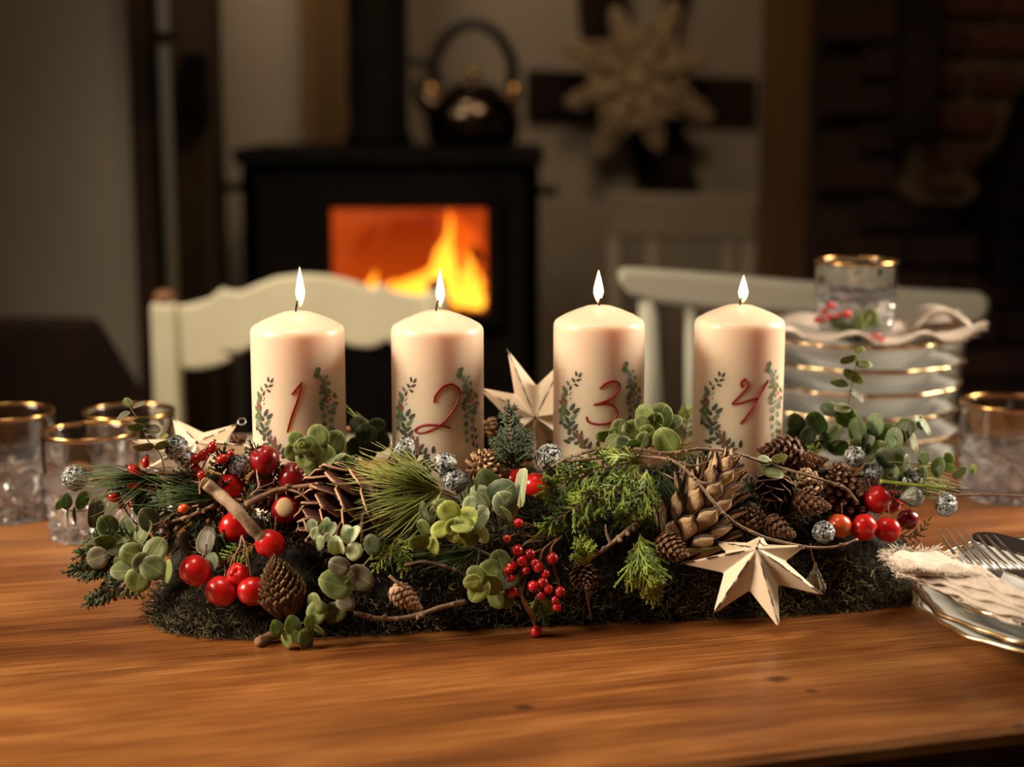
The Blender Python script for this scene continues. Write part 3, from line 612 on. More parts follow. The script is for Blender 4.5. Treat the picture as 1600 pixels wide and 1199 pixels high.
for u in (TU0 + .12, TU1 - .12):
    MB().box((u - .1, 0, TZ - .09), (.025, .70, .10)).obj('apron', M['wood'], tab, smooth=False, bevel=.003)
    for v in (.88, 1.59):
        MB().lathe([(.022, 0), (.03, .08), (.024, .14), (.038, .4), (.03, .52), (.04, .56), (.04, TZ - .04)], 20, (u - .1, v - 1.24, 0)).obj('leg', M['wood'], tab)
# ------------------------------------------------------------------ drinking glasses
def tumbler(label, c, R, H, group='gold-rimmed cut tumblers'):
    t = thing('cut_glass_tumbler', label, 'glass', c, group)
    n = 96
    hc = H * .47
    def outer(i, q, r, z):
        if i == 0 or z <= .002: return r * (1 - .02)
        if z < hc:      # diamond cuts
            u = q / (2 * PI) * 12; v = z / hc * 2.0
            a = abs(((u + v) % 1) - .5) * 2; b = abs(((u - v) % 1) - .5) * 2
            return r * (1 - .16 * (1 - min(a, b)) + .01)
        if z < H * .93:  # upright panels
            k = abs(((q / (2 * PI) * 10) % 1) - .5) * 2; f = min(1, max(0, (H * .90 - z) / (H * .22)))
            return r * (1 - .045 * f * k ** 2)
        return r
    zs = [0, .0015] + [hc * (i + .5) / 22 for i in range(22)] + [hc + .002, hc + .006, H * .6, H * .75, H * .88, H * .93, H * .97, H]
    prof = [(R * .90, zs[0])] + [(R * (.93 + .07 * min(1, z / (H * .5))) , z) for z in zs[1:]]
    th = .0022
    inner = [(R - th * .8, H + .0004), (R - th, H * .95), (R * .985 - th * 1.2, H * .6), (R * .95 - th * 1.8, H * .25), (R * .80, H * .15), (R * .4, H * .125), (0.0, H * .12)]
    mb = MB(); mb.lathe([(0, .004), (R * .6, .004), (R * .85, 0)] + prof + inner, n, rf=lambda i, q, r, z: outer(1, q, r, z) if 3 <= i < 3 + len(prof) else r)
    o = mb.obj('bowl', [M['glass'], M['crystal']], t)
    for p_ in o.data.polygons: p_.use_smooth = p_.center.z > hc and p_.center.z < H * .93 or False
    sm = [ (math.hypot(p_.center.x, p_.center.y) < R * .8) or p_.center.z > hc for p_ in o.data.polygons]
    o.data.polygons.foreach_set('use_smooth', sm)
    o.data.polygons.foreach_set('material_index', [1 if (p_.center.z < hc and math.hypot(p_.center.x, p_.center.y) > R * .78) else 0 for p_ in o.data.polygons])
    g = .0007
    MB().lathe([(R + .0003, H - .0018), (R + g, H - .001), (R + .0006, H + g), (R - th * .5, H + g * 1.3), (R - th - .0004, H + .0004), (R - th - .0002, H - .0018)], n, closed=True).obj('gold_rim', M['gold'], t)
    return t
def glass_at(label, px, wpx, ybase, yrim):
    c = atZ(px, ybase, TZ); R = wpx / 2 * mpp(c + Vector((0, 0, .08)))
    # rim height from the photograph
    H = atY(px, yrim, c.y).z - TZ
    return tumbler(label, c, R, H)
glass_at('gold-rimmed cut tumbler cropped by the left edge of the frame', 18, 146, 806, 643)
glass_at('gold-rimmed cut tumbler at left in front, nearest the greenery', 147, 148, 836, 673)
glass_at('gold-rimmed cut tumbler standing behind the left star and eucalyptus', 207, 141, 797, 642)
glass_at('gold-rimmed cut tumbler at right, behind the forks', 1570, 148, 776, 628)

# ------------------------------------------------------------------ plates
def plate(label, c, R, H, group, lobes=12, foot=.5, mname='china', deep=False, rot=0.):
    t = thing('deep_plate' if deep else 'dinner_plate', label, 'plate', c, group)
    def wav(q): return 1 + .012 * math.cos(lobes * (q + rot)) + .007 * math.cos(2 * lobes * (q + rot))
    th = .003
    if deep: up = [(0, .006), (R * .55, .007), (R * .72, H * .55), (R * .80, H * .78), (R, H)]
    else: up = [(0, .006), (R * .58, .0065), (R * .68, H * .45), (R * .80, H * .68), (R, H)]
    low = [(R, H - th * .7), (up[-2][0], up[-2][1] - th), (up[-3][0] * 1.0, up[-3][1] - th - .001), (R * foot, .003), (R * foot, 0), (R * foot - .004, 0), (R * foot - .006, .003), (0, .003)]
    def rf(i, q, r, z): return r * (1 + (wav(q) - 1) * min(1, max(0, (r / R - .6) / .4)))
    MB().lathe(up + low, 120, rf=rf).obj('body', M[mname], t)
    g = .0009
    MB().lathe([(R - g * 1.6, H + .0002), (R - .0004, H + .0009), (R + .0006, H - .0005), (R + .0003, H - th * .8 - .0002), (R - g, H - th * .6)], 120, rf=lambda i, q, r, z: r * wav(q), closed=True).obj('gold_rim', M['gold_dull'], t)
    if not deep or True:
        r2 = R * .955; z2 = up[-2][1] + (H - up[-2][1]) * ((r2 - up[-2][0]) / (R - up[-2][0])) + .0002
        MB().lathe([(r2, z2 + .0002), (r2 + .0009, z2 + .0005), (r2 + .0009, z2 + .0001)], 120, rf=lambda i, q, r, z: r * wav(q), closed=True).obj('gold_line', M['gold_dull'], t)
    return t
# foreground place setting
pc = atZ(1722, 937, TZ + .028); pcx, pcy = pc.x, pc.y
for i, (z, r, nm) in enumerate(((0, .130, 'bottom'), (.0058, .1295, 'middle'), (.0165, .124, 'top'))):
    plate({'bottom': 'lowest gold-edged white plate of the foreground pile, its foot on the table', 'middle': 'second gold-edged white plate of the foreground pile, between the other two',
           'top': 'uppermost gold-edged white plate of the foreground pile, under the linen napkin'}[nm], (pcx + .002 * i, pcy, TZ + z), r, .024, 'plates of the foreground setting', rot=i * .25, foot=.45)
# stack of deep plates behind
sc0 = atZ(1336, 742, TZ); sR = .100
names = ['lowest', 'second from the bottom', 'third from the bottom', 'fourth from the bottom', 'fifth from the bottom', 'sixth from the bottom', 'uppermost']
for i in range(6):
    plate('gold-edged deep white plate, %s of the stack behind the fourth candle' % (names[i] if i < 5 else 'uppermost'), (sc0.x + .003 * math.sin(i * 2.2), sc0.y, TZ + .0232 * i), sR * (1 - .01 * (i % 2)), .030, 'stacked deep plates', deep=True, rot=i * .21, foot=.5)
ztop = TZ + .0232 * 5 + .030
# napkin lying crumpled in the top deep plate
def cloth_grid(nx, ny, fn, th=.0012):
    V = []; Fc = []
    for s_ in (0, 1):
        for i in range(nx):
            for j in range(ny):
                p = Vector(fn(i / (nx - 1), j / (ny - 1))); p.z -= th * s_; V.append(p)
    n = nx * ny
    for i in range(nx - 1):
        for j in range(ny - 1):
            a = i * ny + j; q = (a, a + ny, a + ny + 1, a + 1); Fc.append(q); Fc.append(tuple(n + k for k in reversed(q)))
    bd = [i * ny for i in range(nx)] + [(nx - 1) * ny + j for j in range(1, ny)] + [i * ny + ny - 1 for i in range(nx - 2, -1, -1)] + [j for j in range(ny - 2, 0, -1)]
    for k in range(len(bd)):
        a, b = bd[k], bd[(k + 1) % len(bd)]; Fc.append((b, a, a + n, b + n))
    return MB().add(V, Fc), [Vector(V[k]) for k in bd]
def fray(parent, pts, L, seed, org=Vector((0, 0, 0)), per=3, up=.3):
    r = random.Random(seed); mb = MB(); cen = sum(pts, Vector()) / len(pts)
    for p in pts:
        for _ in range(per):
            o_ = (p - cen); o_.z = 0; o_.normalize()
            d = (o_ + Vector((r.uniform(-.7, .7), r.uniform(-.7, .7), r.uniform(-up * .5, up)))).normalized() * L * r.uniform(.4, 1.1)
            a = p + Vector((r.uniform(-.001, .001), r.uniform(-.001, .001), 0))
            mb.tube([a, a + d * .5 + Vector((r.uniform(-1, 1), r.uniform(-1, 1), r.uniform(-.3, 1))) * L * .12, a + d], [.0003, .00028, .00015], 3)
    return stuff(mb.obj('frayed_edge', M['linen'], parent))
nk = thing('linen_napkin', 'crumpled frayed white napkin on the plate stack, under the tumbler', 'napkin', (sc0.x, sc0.y, ztop))
def f1(u, v):
    x = (u - .5) * .192; y = (v - .5) * .14; r = math.hypot(x / .108, y / .07)
    z = .002 + .006 * math.sin(u * 19 + v * 7) * math.sin(v * 11 + 1) + .006 * abs(math.sin(u * 9 + 2)) + .012 * max(0, abs(u - .5) * 2 - .55) * (1 if u > .5 else .8)
    z -= .010 * max(0, 1 - r)
    return (x + .006 * math.sin(v * 9), y - .012 + .008 * math.sin(u * 8), z)
mb, bd = cloth_grid(60, 40, f1); mb.obj('cloth', M['linen'], nk); fray(nk, bd, .012, 3)
mb, bd = cloth_grid(24, 14, lambda u, v: (.045 + u * .055 + .004 * math.sin(v * 6), -.045 + v * .05, .010 + .016 * math.sin(u * PI) ** .8 + .003 * math.sin(v * 8 + u * 4))); mb.obj('cloth_fold', M['linen'], nk)
tg = Vector((atY(1328, 600, sc0.y).x, sc0.y - .012, ztop + .004)); Rg = 126 / 2 * mpp(tg)
tumbler('gold-rimmed tumbler standing on top of the plate stack', tg, Rg, atY(1328, 407, tg.y).z - tg.z)

# foreground napkin: a cloth folded to layers, its layered edge towards the viewer
nf = thing('linen_napkin', 'folded natural linen napkin with frayed edge on the foreground plates', 'napkin', (0, 0, 0))
NZ = TZ + .0165 + .026
def NP(px, py, z): return atZ(px, py, NZ + z)
# each layer is bounded by an upper and a lower pixel curve
layers = [([(1400, 902), (1440, 907), (1480, 925), (1530, 950), (1600, 976), (1700, 990)], [(1408, 885), (1450, 888), (1500, 900), (1550, 915), (1620, 945), (1720, 965)], .000, 'cloth_layer'),
          ([(1390, 886), (1430, 903), (1465, 918), (1520, 941), (1600, 966), (1700, 980)], [(1398, 876), (1450, 876), (1500, 890), (1560, 910), (1620, 938), (1720, 960)], .004, 'cloth_layer'),
          ([(1389, 882), (1425, 898), (1470, 912), (1530, 932), (1605, 956), (1700, 970)], [(1396, 873), (1450, 870), (1500, 886), (1560, 908), (1620, 935), (1720, 958)], .008, 'cloth_layer'),
          ([(1387, 879), (1420, 893), (1475, 902), (1535, 921), (1605, 946), (1700, 962)], [(1394, 870), (1450, 866), (1490, 880), (1550, 902), (1610, 932), (1720, 955)], .012, 'cloth_layer'),
          ([(1386, 877), (1418, 890), (1470, 893), (1540, 908), (1602, 936), (1700, 955)], [(1398, 868), (1440, 864), (1485, 872), (1545, 896), (1600, 928), (1720, 950)], .016, 'cloth_layer')]
for k, (lo, up_, z, nm) in enumerate(layers):
    A = cr([NP(a, b, z) for a, b in lo], 10); B = cr([NP(a, b, z) + Vector((0, .006, 0)) for a, b in up_], 10); n_ = len(A)
    def fn(u, v, A=A, B=B, z=z, k=k):
        i = min(int(u * (n_ - 1) + .5), n_ - 1); p = A[i].lerp(B[i], v)
        r = .0035 * (1 - abs(2 * min(v * 2.2, 1) - 1)) 
        p = p + Vector((0, 0, r + .0012 * math.sin(u * 23 + k * 2 + v * 5) + .0006 * math.sin(u * 51 + v * 17)))
        return p
    mb, bd = cloth_grid(n_, 14, fn, .0016); mb.obj(nm, M['linen'], nf)
    if k in (0, 4): fray(nf, [p for p in bd if p.x < .31 or p.y > 1.13], .005 if k == 0 else .0075, 11 + k, per=2 if k == 0 else 6, up=.6)

# ------------------------------------------------------------------ cutlery beyond the plates
def fork(label, tip, root_, L=.19, tilt=.0):
    """tip: middle of tine tips, root_: where tines join"""
    t = thing('dinner_fork', label, 'fork', tip, 'forks under the foreground napkin')
    ax = (root_ - tip).normalized(); sd = Vector((0, 0, 1)).cross(ax).normalized(); nrm = ax.cross(sd)
    Mx = Matrix(((ax.x, sd.x, nrm.x), (ax.y, sd.y, nrm.y), (ax.z, sd.z, nrm.z)))
    TL = (root_ - tip).length
    def P(x, y, z): return Mx @ Vector((x, y, z))
    for i in range(4):
        y = (i - 1.5) * .0066
        MB().tube([P(0, y * .95, .003), P(TL * .3, y, .0006), P(TL * .65, y, 0), P(TL, y, .001)], [.0005, .0011, .0014, .0016], 8).obj('tine', M['steel'], t)
    mb = MB()
    pts = [(TL - .002, .0118), (TL + .008, .0122), (TL + .018, .009), (TL + .028, .0042), (TL + .05, .003), (L * .8, .0045), (L, .0085), (L + .008, .006)]
    V = []
    for (x, h) in pts:
        for (yy, zz) in ((-h, .0), (h, 0), (h, .0018), (-h, .0018)): V.append(P(x, yy, zz + .0022 * math.sin(min(1, max(0, (x - TL) / .04)) * PI)))
    Fc = [(i * 4 + j, i * 4 + (j + 1) % 4, i * 4 + 4 + (j + 1) % 4, i * 4 + 4 + j) for i in range(len(pts) - 1) for j in range(4)] + [(3, 2, 1, 0), tuple((len(pts) - 1) * 4 + j for j in range(4))]
    mb.add(V, Fc).obj('handle', M['steel'], t, bevel=.0006)
    return t
fz = TZ + .052
fork('steel dinner fork resting on the napkin, the left of two', atZ(1484, 832, fz), atZ(1536, 893, fz - .004))
fork('steel dinner fork resting on the napkin, the right of two, next to the knife', atZ(1533, 842, fz - .004), atZ(1590, 893, fz - .008))
kn = thing('table_knife', 'dark round-ended table knife lying beside the forks', 'knife', atZ(1530, 826, TZ + .006))
kp0, kp1 = atZ(1526, 836, TZ + .046), atZ(1720, 893, TZ + .046); ax = (kp1 - kp0).normalized(); sd = Vector((-ax.y, ax.x, 0))
def kpt(x, y, z): return kp0 + ax * x + sd * y + Vector((0, 0, z)) - kn.location
out = [(0, 0), (.002, -.007), (.008, -.013), (.02, -.016), (.06, -.017), (.12, -.015), (.12, .012), (.06, .013), (.02, .013), (.008, .011), (.002, .006)]
V = [kpt(x, y, 0) for x, y in out] + [kpt(x, y, .002) for x, y in out]; n_ = len(out)
MB().add(V, [tuple(range(n_))[::-1], tuple(range(n_, 2 * n_))] + [(i, (i + 1) % n_, (i + 1) % n_ + n_, i + n_) for i in range(n_)]).obj('blade', M['knifemat'], kn, smooth=False)
MB().tube([kpt(.11, 0, .003), kpt(.15, 0, .004), kpt(.2, 0, .004), kpt(.21, 0, .003)], [.005, .007, .008, .004], 12).obj('handle', M['knifemat'], kn)

# ------------------------------------------------------------------ four numbered pillar candles
def candle(num, label, cx, wpx, yap, ysh, v_off, strokes):
    Y = {1: 1.198, 2: 1.212, 3: 1.232, 4: 1.252}[num]
    ap = atY(cx, yap, Y); R = wpx / 2 * mpp(ap); z0 = TZ + .062; H = ap.z - z0
    c = Vector((ap.x, Y, z0)); t = thing('pillar_candle', label, 'candle', c, 'numbered advent candles')
    zs = H - .0125
    prof = [(R * .97, 0), (R * .995, .001), (R, .003)] + [(R, zs * k / 6) for k in range(1, 6)] + [(R, zs - .004), (R * .995, zs - .0015), (R * .97, zs + .0008), (R * .92, zs + .0024), (R * .75, zs + .0058), (R * .5, zs + .0095), (R * .28, zs + .0122), (R * .12, zs + .0128), (0, zs + .0125)]
    MB().lathe([(0, 0)] + prof, 72).obj('wax_body', M['wax'], t)
    wk = cr([(-.001, -.0005, H - .002), (-.0004, -.0015, H + .003), (.0012, -.0032, H + .0085)] if num in (1, 2) else [(0, -.0005, H - .002), (-.0002, -.0015, H + .003), (.0008, -.003, H + .0062)], 4)
    MB().tube(wk, .0007, 8).obj('wick', M['wick'], t)
    # flame
    fx, y0, y1, fw = FL[num]; f0 = atY(fx, y0, Y) - c; f1 = atY(fx + .5, y1, Y) - c; Hf = f1.z - f0.z; r = fw / 2 * mpp(c)
    fp = [(.02, 0), (.34, .06), (.68, .16), (1, .32), (.98, .42), (.78, .56), (.5, .74), (.24, .88), (.12, .96), (0, 1)]
    MB().lathe([(r * a, Hf * b) for a, b in fp], 20, (f0.x, f0.y, f0.z)).obj('flame', M['candle_flame'], t)
    # number drawn on the wax: pixel strokes wrapped round the cylinder
    def wrap(px, py, d=.00025):
        m_ = mpp(c); u = (px - cx) * m_; a = math.asin(max(-.97, min(.97, u / R)))
        p = atY(px, py, Y - R * math.cos(a)); return Vector(((R + d) * math.sin(a), -(R + d) * math.cos(a), p.z - c.z))
    mb = MB()
    for stt in strokes:
        P = cr([wrap(px, py) for px, py in stt], 8)
        mb.tube(P, [.0004] + [.00085] * (len(P) - 2) + [.0004], 6)
    mb.obj('printed_number', M['print_red'], t)
    # wreath print
    mb = MB()
    for (u, v, L, W, a, k) in WREATH:
        px, py = cx + u, ysh + v; a = math.radians(a); ca, sa = math.cos(a), math.sin(a)
        pts = []
        for q in range(8):
            th = 2 * PI * q / 8; ex, ey = math.cos(th) * L / 2, math.sin(th) * W / 2 * (1 - .35 * math.cos(th) if k != 4 else 1)
            pts.append((ex * ca - ey * sa, ex * sa + ey * ca))
        V = [wrap(px + x * math.cos(math.asin(max(-.95, min(.95, u / (wpx / 2))))) ** .3, py - y, .00018) for x, y in pts]
        mb.add(V, [tuple(range(8))], k)
    stuff(mb.obj('printed_wreath', [M['print_green'], M['print_teal'], M['print_dark'], M['print_brown'], M['print_berry']], t))
    return t
M['candle_flame'] = flame_mat('candle_flame', (1, .50, .10), (1, .62, .30), 7.0)
cr_ = M['candle_flame'].node_tree.nodes
for n_ in cr_:
    if n_.type == 'VALTORGB':
        n_.color_ramp.elements[0].position = .0; n_.color_ramp.elements[0].color = (.8, .25, .03, 1); n_.color_ramp.elements[1].color = (1, .55, .2, 1)
        e = n_.color_ramp.elements.new(.22); e.color = (1, .62, .25, 1); e = n_.color_ramp.elements.new(.6); e.color = (1, .80, .52, 1)
FL = {1: (469.5, 480, 417, 14), 2: (688, 480, 420, 13.5), 3: (935, 474, 422, 15), 4: (1161, 473, 430, 14.5)}
wr_ = random.Random(5)
WREATH = []
def lf(u, v, L, W, a, k): WREATH.append((u, v, L, W, a, k))
# left garland (thin leaves) ... coordinates from the candle axis / shoulder line
for (u, v, a) in ((-31, 84, 60), (-37, 82, 100), (-33, 92, 20), (-41, 92, 130), (-37, 100, 150), (-49, 97, 120), (-45, 104, 70)): lf(u, v, 9, 4, a, 0 if v % 2 else 2)
for i in range(15): lf(-60 + 9 * wr_.random(), 106 + i * 3.6, 12, 6, wr_.choice((60, 80, 110, 130)), wr_.choice((0, 0, 2, 1)))
for (u, v) in ((-54, 118), (-56, 124), (-53, 127)): lf(u, v, 5, 5, 0, 4)
for (u, v) in ((-46, 115), (-44, 112), (-45, 121)): lf(u, v, 2.6, 2.6, 0, 2)
for (u, v, a) in ((-42, 134, 60), (-36, 140, 40), (-50, 142, 130), (-40, 150, 45), (-50, 154, 120), (-43, 160, 30), (-52, 164, 140), (-38, 166, 50), (-46, 172, 80)): lf(u, v, 14, 6.5, a, 2 if v % 3 else 0)
for (u, v, a) in ((-44, 184, 175), (-38, 178, 120), (-30, 182, 60), (-22, 188, 60), (-16, 194, 70), (-34, 190, 20), (-26, 196, 160), (-14, 202, 30), (-50, 188, 160), (-4, 192, 85)): lf(u, v, 13, 6, a, 2)
for i in range(16):
    lf(-36 + 9 * wr_.random() * (1 - i / 30) + i * .45, 172 + i * 1.7, 6, 4, wr_.choice((30, 150, 90)), 3)
# right garland (round eucalyptus leaves)
for (u, v, s_) in ((38, 67, 10), (36, 75, 11), (41, 79, 8), (45, 84, 9), (49, 78, 6), (44, 92, 9), (52, 88, 8)): lf(u, v, s_, s_ * .8, 60, 0 if s_ > 9 else 1)
for i in range(19): lf(41 + 20 * wr_.random(), 94 + i * 2.1, 9.5, 5, wr_.choice((20, 50, 100, 140, 160)), wr_.choice((0, 0, 1)))
for (u, v) in ((51, 108), (54, 113), (50, 117)): lf(u, v, 4.5, 4.5, 0, 4)
for i in range(9): lf((44 if i % 2 else 54) + wr_.random() * 3, 132 + i * 6.5, 11 - i * .4, 9 - i * .4, 80, 1 if i % 3 else 0)
for (u, v, a) in ((58, 160, 120), (60, 172, 60), (56, 182, 110), (61, 186, 80)): lf(u, v, 9, 4, a, 2)
candle(1, 'leftmost lit cream candle, printed with the red numeral one', 464, 147, 487, 511, 0, [[(463, 617), (470, 607), (478, 597)], [(478, 597), (472, 622), (463, 648), (455, 676)]])
candle(2, 'lit cream candle with a looped red numeral two', 683, 145, 486, 511, 0, [[(681, 630), (683, 618), (692, 606), (704, 600), (714, 603), (719, 613), (714, 632), (703, 650), (690, 664), (672, 674), (658, 677), (652, 673), (658, 667), (672, 664), (690, 665), (706, 669)]])
candle(3, 'lit cream candle with a curving red numeral three', 936.5, 143, 478, 502, 0, [[(934, 608), (942, 600), (955, 595), (964, 599), (963, 611), (952, 622), (938, 629), (925, 633)], [(925, 633), (940, 631), (955, 634), (961, 645), (957, 656), (945, 662), (930, 663), (918, 659), (915, 651)]])
candle(4, 'rightmost lit cream candle, printed with an angular red numeral four', 1156.5, 141, 477, 502, 0, [[(1153, 606), (1151, 598), (1156, 593), (1161, 598), (1158, 608), (1148, 620), (1139, 631), (1150, 630), (1165, 625), (1178, 622)], [(1194, 593), (1183, 612), (1170, 635), (1151, 663)]])
# ------------------------------------------------------------------ moss bed the arrangement stands on
base = thing('moss_bed', 'long low bed of dark green moss carrying the candles and greenery', 'moss bed', (M0.x + ME.x * SC_, M0.y + ME.y * SC_, TZ))
bo_ = Vector(base.location)
NS, NV = 90, 44; V = []
for i in range(NS + 1):
    for j in range(NV + 1):
        a = i / NS * 2 - 1; b = j / NV * 2 - 1
        a = math.copysign(1 - (1 - abs(a)) ** 1.6, a); b = math.copysign(1 - (1 - abs(b)) ** 1.6, b)
        ang_ = 1 if max(abs(a), abs(b)) == 0 else (max(abs(a), abs(b)) / (a ** 4 + b ** 4) ** .25)
        s = SC_ + HS * a * ang_ * .999; v = HV * b * ang_ * .999
        q = mound_xy(s, v); h = max(0, mound_h(s, v) - .006) + .0015
        wob = 1
        V.append((q.x - bo_.x, q.y - bo_.y, h + .003 * math.sin(q.x * 330) * math.sin(q.y * 290) * (h > .01)))
Fc = [(i * (NV + 1) + j, (i + 1) * (NV + 1) + j, (i + 1) * (NV + 1) + j + 1, i * (NV + 1) + j + 1) for i in range(NS) for j in range(NV)]
bd = [i * (NV + 1) for i in range(NS + 1)] + [NS * (NV + 1) + j for j in range(1, NV + 1)] + [i * (NV + 1) + NV for i in range(NS - 1, -1, -1)] + [j for j in range(NV - 1, 0, -1)]
Fc.append(tuple(reversed(bd)))
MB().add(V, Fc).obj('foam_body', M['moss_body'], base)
def filaments(name, N_, m, Lr, rr, seed, front=.8, up=.6, smin=-1, smax=1, curl=1.0, expo=.4):
    r = np.random.RandomState(seed)
    # points on the mound surface
    s = SC_ + HS * (r.uniform(smin, smax, N_)); v = np.where(r.rand(N_) < front, -HV * (r.uniform(.0, 1, N_) ** expo), HV * r.uniform(-1, 1, N_))
    q = np.abs((s - SC_) / HS) ** 4 + np.abs(v / HV) ** 4; k = np.where(q > .998, (.998 / np.maximum(q, 1e-9)) ** .25, 1)
    s = SC_ + (s - SC_) * k; v = v * k; q = np.minimum(q, .998)
    h = MH * np.sqrt(1 - q)
    hh = np.array([mound_h(a, b) for a, b in zip(s, v)]) - .007
    e = 1e-3
    gs = np.abs((s - SC_) / HS) ** 3 * np.sign(s - SC_); gv = np.abs(v / HV) ** 3 * np.sign(v)
    nx = ME.x * gs + MN.x * gv; ny = ME.y * gs + MN.y * gv; nz = .25 + 0 * nx + (1 - q) * .8
    nrm = np.stack([nx * 1.5, ny * 1.5, nz], 1); nrm /= np.linalg.norm(nrm, axis=1)[:, None]
    X_ = M0.x + ME.x * s + MN.x * v - bo_.x; Y_ = M0.y + ME.y * s + MN.y * v - bo_.y
    # steep sides: spread the root points down the side
    zz = np.where(q > .45, hh * r.uniform(.0, 1, N_), hh); zz = np.maximum(zz, .001)
    off = np.where(q > .45, 0, 0)
    P0 = np.stack([X_, Y_, zz], 1)
    L = r.uniform(*Lr, N_)[:, None]
    d0 = nrm * .7 + r.normal(0, .55, (N_, 3)) * curl; d0 /= np.linalg.norm(d0, axis=1)[:, None]
    d1 = d0 + r.normal(0, .9, (N_, 3)) * curl; d1 /= np.linalg.norm(d1, axis=1)[:, None]
    d2 = d1 + r.normal(0, 1.1, (N_, 3)) * curl; d2 /= np.linalg.norm(d2, axis=1)[:, None]
    path = [P0 - d0 * .002, P0 + d0 * L * .35, P0 + d0 * L * .35 + d1 * L * .35, P0 + d0 * L * .35 + d1 * L * .35 + d2 * L * .3]
    rad = r.uniform(*rr, N_)[:, None]
    VV = []
    for kx, pth in enumerate(path):
        pth[:, 2] = np.maximum(pth[:, 2], .0012)
        dd = (d0, d0, d1, d2)[kx]; a = np.cross(dd, r.normal(0, 1, (1, 3))); a /= np.linalg.norm(a, axis=1)[:, None] + 1e-9; b = np.cross(dd, a)
        f = (1, .9, .75, .35)[kx]
        for j in range(3):
            t = 2 * PI * j / 3; VV.append(pth + (a * math.cos(t) + b * math.sin(t)) * rad * f)
    VV = np.stack(VV, 1)  # N,12,3
    Fb = []
    tmpl = [(k * 3 + j, k * 3 + (j + 1) % 3, k * 3 + 3 + (j + 1) % 3, k * 3 + 3 + j) for k in range(3) for j in range(3)]
    T = np.array(tmpl); FF = (np.arange(N_)[:, None, None] * 12 + T[None]).reshape(-1, 4)
    me = bpy.data.meshes.new(name); me.from_pydata(VV.reshape(-1, 3).tolist(), [], FF.tolist()); me.materials.append(m)
    return stuff(link(name, me, base))
filaments('moss', 10000, M['moss_dark'], (.009, .020), (.0003, .0007), 1)
filaments('moss', 4500, M['moss_brown'], (.008, .020), (.00022, .00045), 2, curl=1.3)
filaments('moss', 8500, M['moss_green'], (.008, .018), (.00028, .00055), 3, smin=.2, smax=1, curl=1.3)
filaments('moss', 5000, M['moss_dark'], (.010, .022), (.0003, .0007), 8, expo=1.)
filaments('moss', 2500, M['moss_green'], (.010, .020), (.0003, .0006), 9, expo=1., curl=1.3)
filaments('moss', 900, M['juniper_lime'], (.005, .012), (.0003, .0006), 4, smin=.86, smax=1, front=.9)
filaments('moss', 1500, M['moss_green'], (.008, .018), (.0003, .0006), 5, smin=-1, smax=-.75, front=.9, curl=1.3)
filaments('moss', 1200, M['moss_green'], (.008, .016), (.0003, .0005), 6, smin=-.75, smax=.2, front=.9, curl=1.3)
filaments('moss', 500, M['juniper_lime'], (.005, .012), (.0003, .0006), 7, smin=-.35, smax=.1, front=.9)

# ------------------------------------------------------------------ crab apples
def apple(label, px, py, rpx, m='apple', lift=.018, view=(0, 0, 1), stem=True, group='red crab apples', dy=0., fc=None, Y=None):
    c = atY(px, py, Y) if Y else hit(px, py, lift)
    c = Vector(c) + Vector((0, dy, 0)); r = rpx * mpp(c)
    c.z = max(c.z, TZ + r + .001)
    t = thing('crab_apple', label, 'crab apple', c, group)
    up = Vector(view).normalized(); q = up.to_track_quat('Z', 'Y'); t.rotation_mode = 'QUATERNION'; t.rotation_quaternion = q
    seed = rnd.random() * 6
    def fn(d):
        k = 1 - .10 * math.exp(-((1 - d.z) / .035)) * 3 - .28 * math.exp(-((1 + d.z) / .03)); 
        return k * (1 + .025 * math.sin(3 * math.atan2(d.y, d.x) + seed) * (1 - d.z * d.z) + .015 * math.cos(5 * math.atan2(d.y, d.x) + seed) * abs(d.z))
    MB().ball((0, 0, 0), (r, r, r * .96), 32, 24, fn=fn).obj('flesh', M[m], t)
    mb = MB()
    for k in range(5):
        a = 2 * PI * k / 5; mb.tube([(0, 0, -r * .66), (math.cos(a) * r * .10, math.sin(a) * r * .10, -r * .76), (math.cos(a) * r * .16, math.sin(a) * r * .16, -r * .86)], [r * .07, r * .06, r * .02], 5)
    mb.ball((0, 0, -r * .70), r * .1, 8, 6); mb.obj('calyx', M['calyx'], t)
    if stem:
        MB().tube(cr([(0, 0, r * .62), (r * .08, r * .03, r * 1.1), (r * .3, r * .1, r * 1.8)], 4), r * .045, 6).obj('stem', M['redstem'], t)
    return t
G1 = 'red crab apples'
apple('large glossy crab apple right of the rosehips, before the first candle', 413, 719, 24, 'apple_deep', .030, (-.4, -.5, .7))
apple('glossy crab apple touching the round leaf rosette before the first candle', 458, 746, 24, 'apple_deep', .026, (.5, -.4, .6))
apple('shaded crab apple half hidden between two glossy ones and the pale forked stem', 407, 757, 21, 'apple_deep', .010, (.2, .3, .9), dy=.006)
apple('bright crab apple just right of the sawn end of the thick branch', 360, 760, 21, 'apple', .024, (.2, .3, .9))
apple('bright crab apple hanging left of the thick branch', 365, 823, 23.5, 'apple', .020, (-.3, .5, .8))
apple('crab apple under the lower end of the thick branch', 422, 850, 24, 'apple', .020, (.3, .4, .8))
apple('dark maroon crab apple with a cut tan patch, left of the large open cone', 445, 798, 22, 'apple_deep', .014, (.4, -.8, .3), stem=False)
apple('leftmost of the four crab apples hanging low over the moss', 305.5, 892, 25.5, 'apple', .020, (.4, .5, .7))
apple('lowest crab apple of the left bunch, between two others', 346, 924, 25, 'apple', .020, (.2, .5, .8))
apple('crab apple beside the tight yellow-brown cone at lower left', 394, 924, 24, 'apple', .020, (-.1, .5, .8))
apple('small crab apple above the two lowest ones', 372, 898, 18, 'apple', .018, (0, -.6, .4), stem=False)
